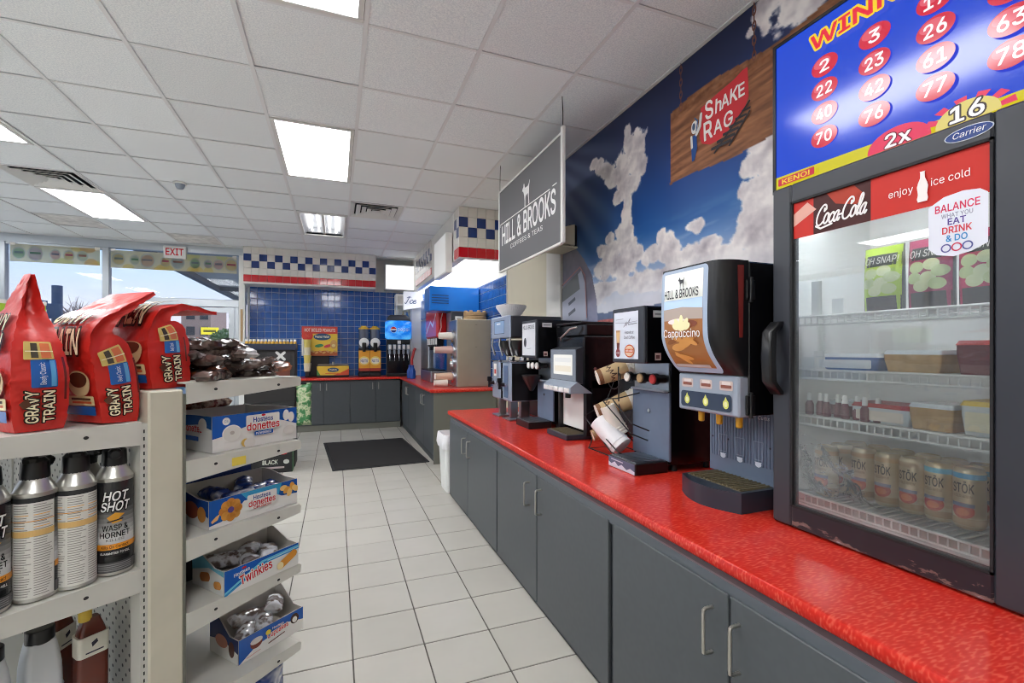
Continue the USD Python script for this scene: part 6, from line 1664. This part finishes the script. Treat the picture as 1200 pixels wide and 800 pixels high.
t, f, sd = carton('cake_carton', 'white and blue Twinkies carton on the fourth shelf', .165, -.002, .72, .213, .15, .064, .092)
f.rect(0, 0, .213, .064, WH); f.poly([(0, .064), (.213, .064), (.213, .054), (.12, .05), (.0, .0)], BL); f.line([(.0, .006), (.10, .052), (.213, .056)], .006, (110, 196, 226)); f.line([(.0, .0), (.11, .046), (.213, .05)], .004, (60, 150, 206))
f.text('Hostess', .045, .043, .009, WH, w=.042, bold=True, rot=.12); f.ell(.05, .057, .006, .003, RD_); f.text('Twinkies', .085, .020, .024, RD_, w=.09, bold=True, rot=.14, out=WH, ow=.08)
f.poly(LineString([(.155, .02), (.195, .04)]).buffer(.011), (222, 150, 60)); f.ell(.153, .02, .010, .011, (240, 222, 170), rot=.5)
f.build('front_print', t, 'print_gloss', label='white and blue Twinkies print')
sd.rect(0, 0, .15, .092, WH); sd.poly([(0, .092), (.15, .092), (.15, .05), (.08, .06), (0, .04)], (120, 190, 214)); sd.poly(LineString([(.05, .03), (.075, .035)]).buffer(.012), (196, 120, 66)); sd.poly(LineString([(.115, .022), (.13, .024)]).buffer(.01), (222, 150, 60)); sd.build('side_print', t, 'print_gloss')
fill((.165, -.002, .72), [(.04, .05, .035, 30, 6), (.10, .05, .042, 75, -4), (.16, .06, .045, 60, 6), (.06, .11, .05, -20, 6), (.13, .11, .05, 40, 5)], 'wrapper_clear', 'cake_pack', 'clear wrapped cake inside the Twinkies carton', 'cakes in the Twinkies carton')
t, f, sd = carton('black_snack_tray', 'black tray of silver packets behind the Twinkies carton', .088, .17, .72, .26, .2, .105, .115, 'dark_card')
f.rect(0, 0, .26, .105, (26, 28, 40)); f.build('front_print', t)
fill((.088, .17, .72), [(.06, .05, .11, 20, 4), (.14, .05, .115, 30, 6), (.2, .06, .12, 15, 6), (.23, .08, .123, 40, 5)], 'wrapper_blue', 'silver_pack', 'silver and blue packet in the black tray behind the Twinkies carton', 'packets in the black tray', .1, .06, .03)

t, f, sd = carton('cake_carton', 'blue and white cupcakes carton on the fifth shelf', .232, .05, .487, .20, .14, .067, .115)
f.rect(0, 0, .2, .067, BL); f.poly([(0, 0), (.2, 0), (.2, .03), (.15, .045), (.1, .034), (.05, .028), (0, .0)], WH)
f.ell(.05, .036, .018, .014, (120, 56, 44)); f.ell(.05, .043, .018, .009, (214, 208, 206)); f.ell(.17, .046, .014, .015, (60, 34, 28), rot=.4); f.ell(.17, .043, .008, .009, (232, 226, 220), rot=.4); f.text('Hostess', .115, .05, .007, WH, w=.036, bold=True); f.text('Cupcakes', .115, .034, .014, RD_, w=.066, bold=True, rot=.1, out=WH, ow=.1); f.line([(.085, .017), (.135, .024)], .003, (92, 40, 30)); f.line([(.02, .01), (.06, .014)], .0015, (206, 120, 120)); f.ell(.083, .05, .008, .007, (220, 206, 70))
f.build('front_print', t, 'print_gloss', label='blue and white cupcakes print')
sd.rect(0, 0, .14, .115, (40, 60, 110)); sd.poly([(0, 0), (.14, 0), (.14, .03), (.06, .05), (0, .04)], WH); sd.ell(.06, .045, .03, .018, (196, 130, 110)); sd.ell(.11, .035, .014, .022, (90, 50, 40)); sd.build('side_print', t, 'print_gloss')
fill((.232, .05, .487), [(.05, .05, .05, 40, 6), (.11, .06, .06, 60, -10), (.16, .08, .075, 50, 10), (.08, .10, .065, -10, 6)], 'wrapper_clear', 'cupcake_pack', 'silvery clear-wrapped cupcake inside the cupcakes carton', 'cupcakes in the cupcakes carton')
u = gthing('snack_bag', 'blue and white snack bag on the bottom right shelf', 'snack bag', .30, .03, .251)
m = pillow(.19, .15, .07, seed=8); m.apply_transform(trimesh.transformations.rotation_matrix(-math.pi / 2, (0, 1, 0))); m.apply_transform(trimesh.transformations.rotation_matrix(math.pi / 2, (0, 0, 1))); m.apply_translation((0, .04, .095))
obj('bag', m, 'wrapper_blue', u)

# ---- heap of wrapped snacks on the top right shelf
wrapper('pack_brown', [(0, (28, 20, 20)), (.42, (52, 38, 35)), (.53, (84, 66, 60)), (.60, (120, 104, 98)), (.64, (60, 44, 40)), (1, (150, 96, 70))], 13)
wrapper('pack_clear', [(0, (50, 44, 44)), (.42, (84, 74, 72)), (.52, (150, 146, 148)), (.6, (214, 214, 220)), (.68, (110, 96, 92)), (1, (70, 54, 50))], 11)
wrapper('pack_orange', [(0, (40, 28, 26)), (.42, (74, 50, 44)), (.54, (130, 70, 46)), (.6, (196, 110, 66)), (.66, (90, 56, 48)), (1, (160, 150, 150))], 11)
HL = 'dark brown snack in clear wrapper, in the heap beside the red dog food bags'
protos = []
r_ = random.Random(21)
n_ = 0
for lay in range(5):
    for k in range(19 - 2 * lay):
        s = r_.uniform(.115, .36 - .022 * lay); y = r_.uniform(.02, .46) if lay else .03 + .45 * k / 19
        z = 1.277 + .011 + .021 * lay + r_.uniform(-.004, .004)
        yaw = r_.choice((r_.uniform(-30, 40), r_.uniform(20, 60), r_.uniform(60, 110)))
        rot = (r_.uniform(-14, 14) * (lay > 0), r_.uniform(-16, 16) * (lay > 0), 40 + yaw)
        if n_ < 4:
            mt = ('pack_brown', 'pack_clear', 'pack_orange', 'pack_brown')[n_]
            t = thing('snack_stick', HL, 'snack pack', gp(s, y, z), rot[2], 'snack heap on the top shelf')
            obj('wrapper', pillow((.13, .14, .12, .16)[n_], (.042, .05, .04, .036)[n_], (.024, .022, .024, .022)[n_], seed=40 + n_, wr=.0035), mt, t)
            q_ = Print(flat((0, 0, .0125), (1, 0, 0), (0, 1, 0)), base=.0012)
            q_.rect(.028, -.014, .045, .014, ((226, 226, 226), (206, 120, 70), (232, 230, 226), (214, 206, 190))[n_], .002); q_.build('sticker', t, 'print_gloss')
            protos.append(t)
        else:
            dup(protos[r_.choice((0, 0, 1, 1, 2, 3))], gp(s, y, z), rot)
        n_ += 1

# ---- boxes on top of the far end of the shelf unit
mat('lime_card', (146, 176, 46), .45); mat('maroon_card', (120, 40, 60), .45)
for s, y, z, w, d, h, m_1, lb in ((.03, 1.0, 1.263, .15, .2, .16, 'dark_card', 'dark box under the lime green one at the left edge of the photo'), (.03, 1.0, 1.4235, .16, .2, .10, 'lime_card', 'lime green box on top of a dark one at the left edge of the photo'),
                               (.13, 1.25, 1.278, .10, .12, .235, 'maroon_card', 'maroon box standing beside the lime green one')):
    u = gthing('product_box', lb, 'box', s, y, z)
    obj('box', bx(-w / 2, w / 2, 0, d, 0, h, .002), m_1, u)
    obj('lid_edge', bx(-w / 2 - .001, w / 2 + .001, -.001, d + .001, h - .012, h + .001), 'grey_card' if m_1 != 'dark_card' else 'lime_card', u)
    if m_1 == 'dark_card':
        q_ = on_near(0, 0, 0, base=.001); q_.rect(-w / 2, .10, w / 2, .12, (156, 180, 60)); q_.rect(-w / 2, .125, w / 2, .132, (206, 206, 120)); q_.build('stripe', u)

# ------------------------------------------------------------------ outside the windows
mat('asphalt', (140, 140, 140), .9, noise=(8, .1)); mat('canopy_panel', (226, 220, 210), .6); mat('canopy_grey', (120, 120, 122), .6)
tag(obj('ground', bx(-90, 70, YW + .15, 120, -.3, -.1), 'asphalt'), 'grey asphalt forecourt outside the windows', 'ground', kind='structure')
t = thing('canopy', 'pale panelled canopy outside over the glass door', 'canopy', (0, 14, 3.2), kind='structure')
for k in range(12):
    obj('panel', bx(-3.15, 1, -4.9 + .9 * k, -4.02 + .9 * k, 0, .05, .004), 'canopy_panel', t)
obj('fascia', join(bx(-3.3, -3.15, -5, 6, -.12, .5, .01), bx(-3.3, 1, 5.9, 6.0, -.12, .5)), 'canopy_grey', t)
obj('beam', join(bx(-3.15, 1, 1.6, 1.85, -.12, 0)), 'canopy_grey', t)
obj('column', join(bx(.6, .9, 4, 4.3, -3.3, 0)), 'canopy_grey', t)
mat('bark', (104, 88, 80), .9); mat('twig', (150, 128, 116), .9); mat('palm', (104, 128, 70), .7); mat('teal_paint', (32, 110, 124), .3, coat=.4); mat('dark_glass', (30, 40, 48), .1); mat('pole_blue', (64, 84, 112), .5)
def tree(x, y, h, seed, m_1, label, crown=1.0, leaves=None):
    r_ = np.random.default_rng(seed)
    t = thing('tree', label, 'tree', (x, y, -.1))
    obj('trunk', tube([(0, 0, 0), (.05, 0, h * .4), (0, .05, h * .62)], [.12, .09, .06]), 'bark', t)
    br = []
    for k in range(40):
        a, z0 = r_.uniform(0, 6.28), h * r_.uniform(.45, .68)
        l = h * r_.uniform(.10, .24) * crown
        q = V(0, 0, z0); e = q + V(math.cos(a) * l * .8, math.sin(a) * l * .8, l * .75)
        mid = (q + e) / 2 + r_.uniform(-.1, .1, 3)
        br.append(tube([q, mid, e], [.035, .02, .008], 5))
        for j in range(5):
            f_ = e + r_.uniform(-.35, .35, 3)
            br.append(tube([mid, (mid + f_) / 2 + r_.uniform(-.05, .05, 3), f_], [.014, .01, .005], 4))
    obj('branches', join(br), m_1, t, smooth=False)
    if leaves:
        P_ = r_.normal(0, 1, (900, 3)); P_ *= (h * .2, h * .2, h * .16) / np.maximum(1, np.linalg.norm(P_, axis=1, keepdims=True) * .7); P_ += (0, 0, h * .74)
        q = []
        for c in P_:
            a = r_.normal(0, 1, (2, 3)); a *= .11 / np.linalg.norm(a, axis=1, keepdims=True)
            q.append(np.array([c - a[0], c + a[1] * .5, c + a[0], c - a[1] * .5]))
        vv = np.vstack(q); i = np.arange(len(q)) * 4
        obj('leaves', trimesh.Trimesh(vv, np.vstack([np.c_[i, i + 1, i + 2], np.c_[i, i + 2, i + 3]]), process=False), leaves, t, smooth=False, kind='stuff')
tree(-12.6, 30.5, 4.7, 1, 'twig', 'bare brown tree seen above the teal van between the red bags')
tree(-9.6, 26.5, 3.2, 2, 'twig', 'bare twiggy tree right behind the window mullion')
tree(-6.1, 33, 2.9, 3, 'palm', 'small green tree far away beside the yellow sign', .7, 'palm')
tree(-5.0, 26, 2.5, 4, 'palm', 'small green tree far away near the door frame', .7, 'palm')
t = thing('van', 'teal van parked outside behind the red bags', 'van', (-5.4, 14.2, -.1))
obj('body', prism([(-1.5, .35), (1.5, .35), (1.55, 1.0), (1.25, 1.12), (.8, 1.92), (.6, 2.0), (-1.35, 2.0), (-1.5, 1.85)], -.85, .85, 'y'), 'teal_paint', t)
obj('side_window', join(bx(-1.3, -.4, -.86, -.855, 1.25, 1.8), bx(-.3, .5, -.86, -.855, 1.25, 1.8)), 'dark_glass', t)
for x in (-.95, 1.0):
    obj('wheel', cyl(.34, .22, (x, -.87, .34), 'y', 24, .03), 'rubber', t); obj('wheel', cyl(.34, .22, (x, .65, .34), 'y', 24, .03), 'rubber', t)
t = thing('light_pole', 'blue-grey pole with a small box outside, right of the pointed red bag', 'pole', (-5.35, 12.2, -.1))
obj('pole', cyl(.085, 2.78, (0, 0, 0), n=16), 'pole_blue', t)
obj('meter_box', bx(-.14, .12, -.16, -.06, 2.1, 2.4, .01), 'pole_blue', t); obj('bracket', tube([(-.2, -.1, 2.45), (-.12, -.1, 2.45), (-.12, -.1, 2.2)], .015), 'pole_blue', t)
mat('brick_tan', (186, 150, 128), .8); mat('roof_brown', (96, 70, 66), .8)
t = thing('building', 'tan building with dark windows far beyond the glass door', 'building', (-9.0, 38, -.1))
obj('wall', bx(-1.0, .75, 0, 5, 0, 4.6), 'brick_tan', t); obj('roof', bx(-1.1, .85, -.1, 5.1, 4.6, 4.8), 'roof_brown', t)
for i in range(2):
    for j in range(3):
        obj('window', bx(-.7 + .8 * i, -.2 + .8 * i, -.03, .0, 1.4 + 1.1 * j, 2.0 + 1.1 * j), 'dark_glass', t)
t = thing('roadside_sign', 'yellow sign board far away beyond the glass door', 'sign', (-6.55, 30, -.1))
mat('sign_yellow', (238, 214, 40), .5, emit=.25)
obj('board', bx(-.42, .42, -.05, .05, 2.32, 2.72, .01), 'sign_yellow', t); obj('post', join(bx(-.3, -.24, -.03, .03, 0, 2.32), bx(.24, .3, -.03, .03, 0, 2.32)), 'canopy_grey', t)
p = on_near(0, -.05, 0, base=.004); p.rect(-.3, 2.46, .3, 2.58, (150, 130, 40), .02); p.build('lettering', t)
t = thing('parked_car', 'silver car parked far away beyond the glass door', 'car', (-4.6, 22, -.1))
mat('car_silver', (170, 176, 184), .25, metal=.5)
obj('body', prism([(-1.6, .3), (1.6, .3), (1.65, .8), (1.2, .95), (.75, 1.45), (-.8, 1.45), (-1.2, .98), (-1.65, .9)], -.8, .8, 'y'), 'car_silver', t)
obj('window', bx(-.75, .7, -.81, -.805, 1.0, 1.36), 'dark_glass', t)
for x in (-1, 1):
    obj('wheel', cyl(.32, .2, (x, -.82, .32), 'y', 20, .03), 'rubber', t); obj('wheel', cyl(.32, .2, (x, .62, .32), 'y', 20, .03), 'rubber', t)
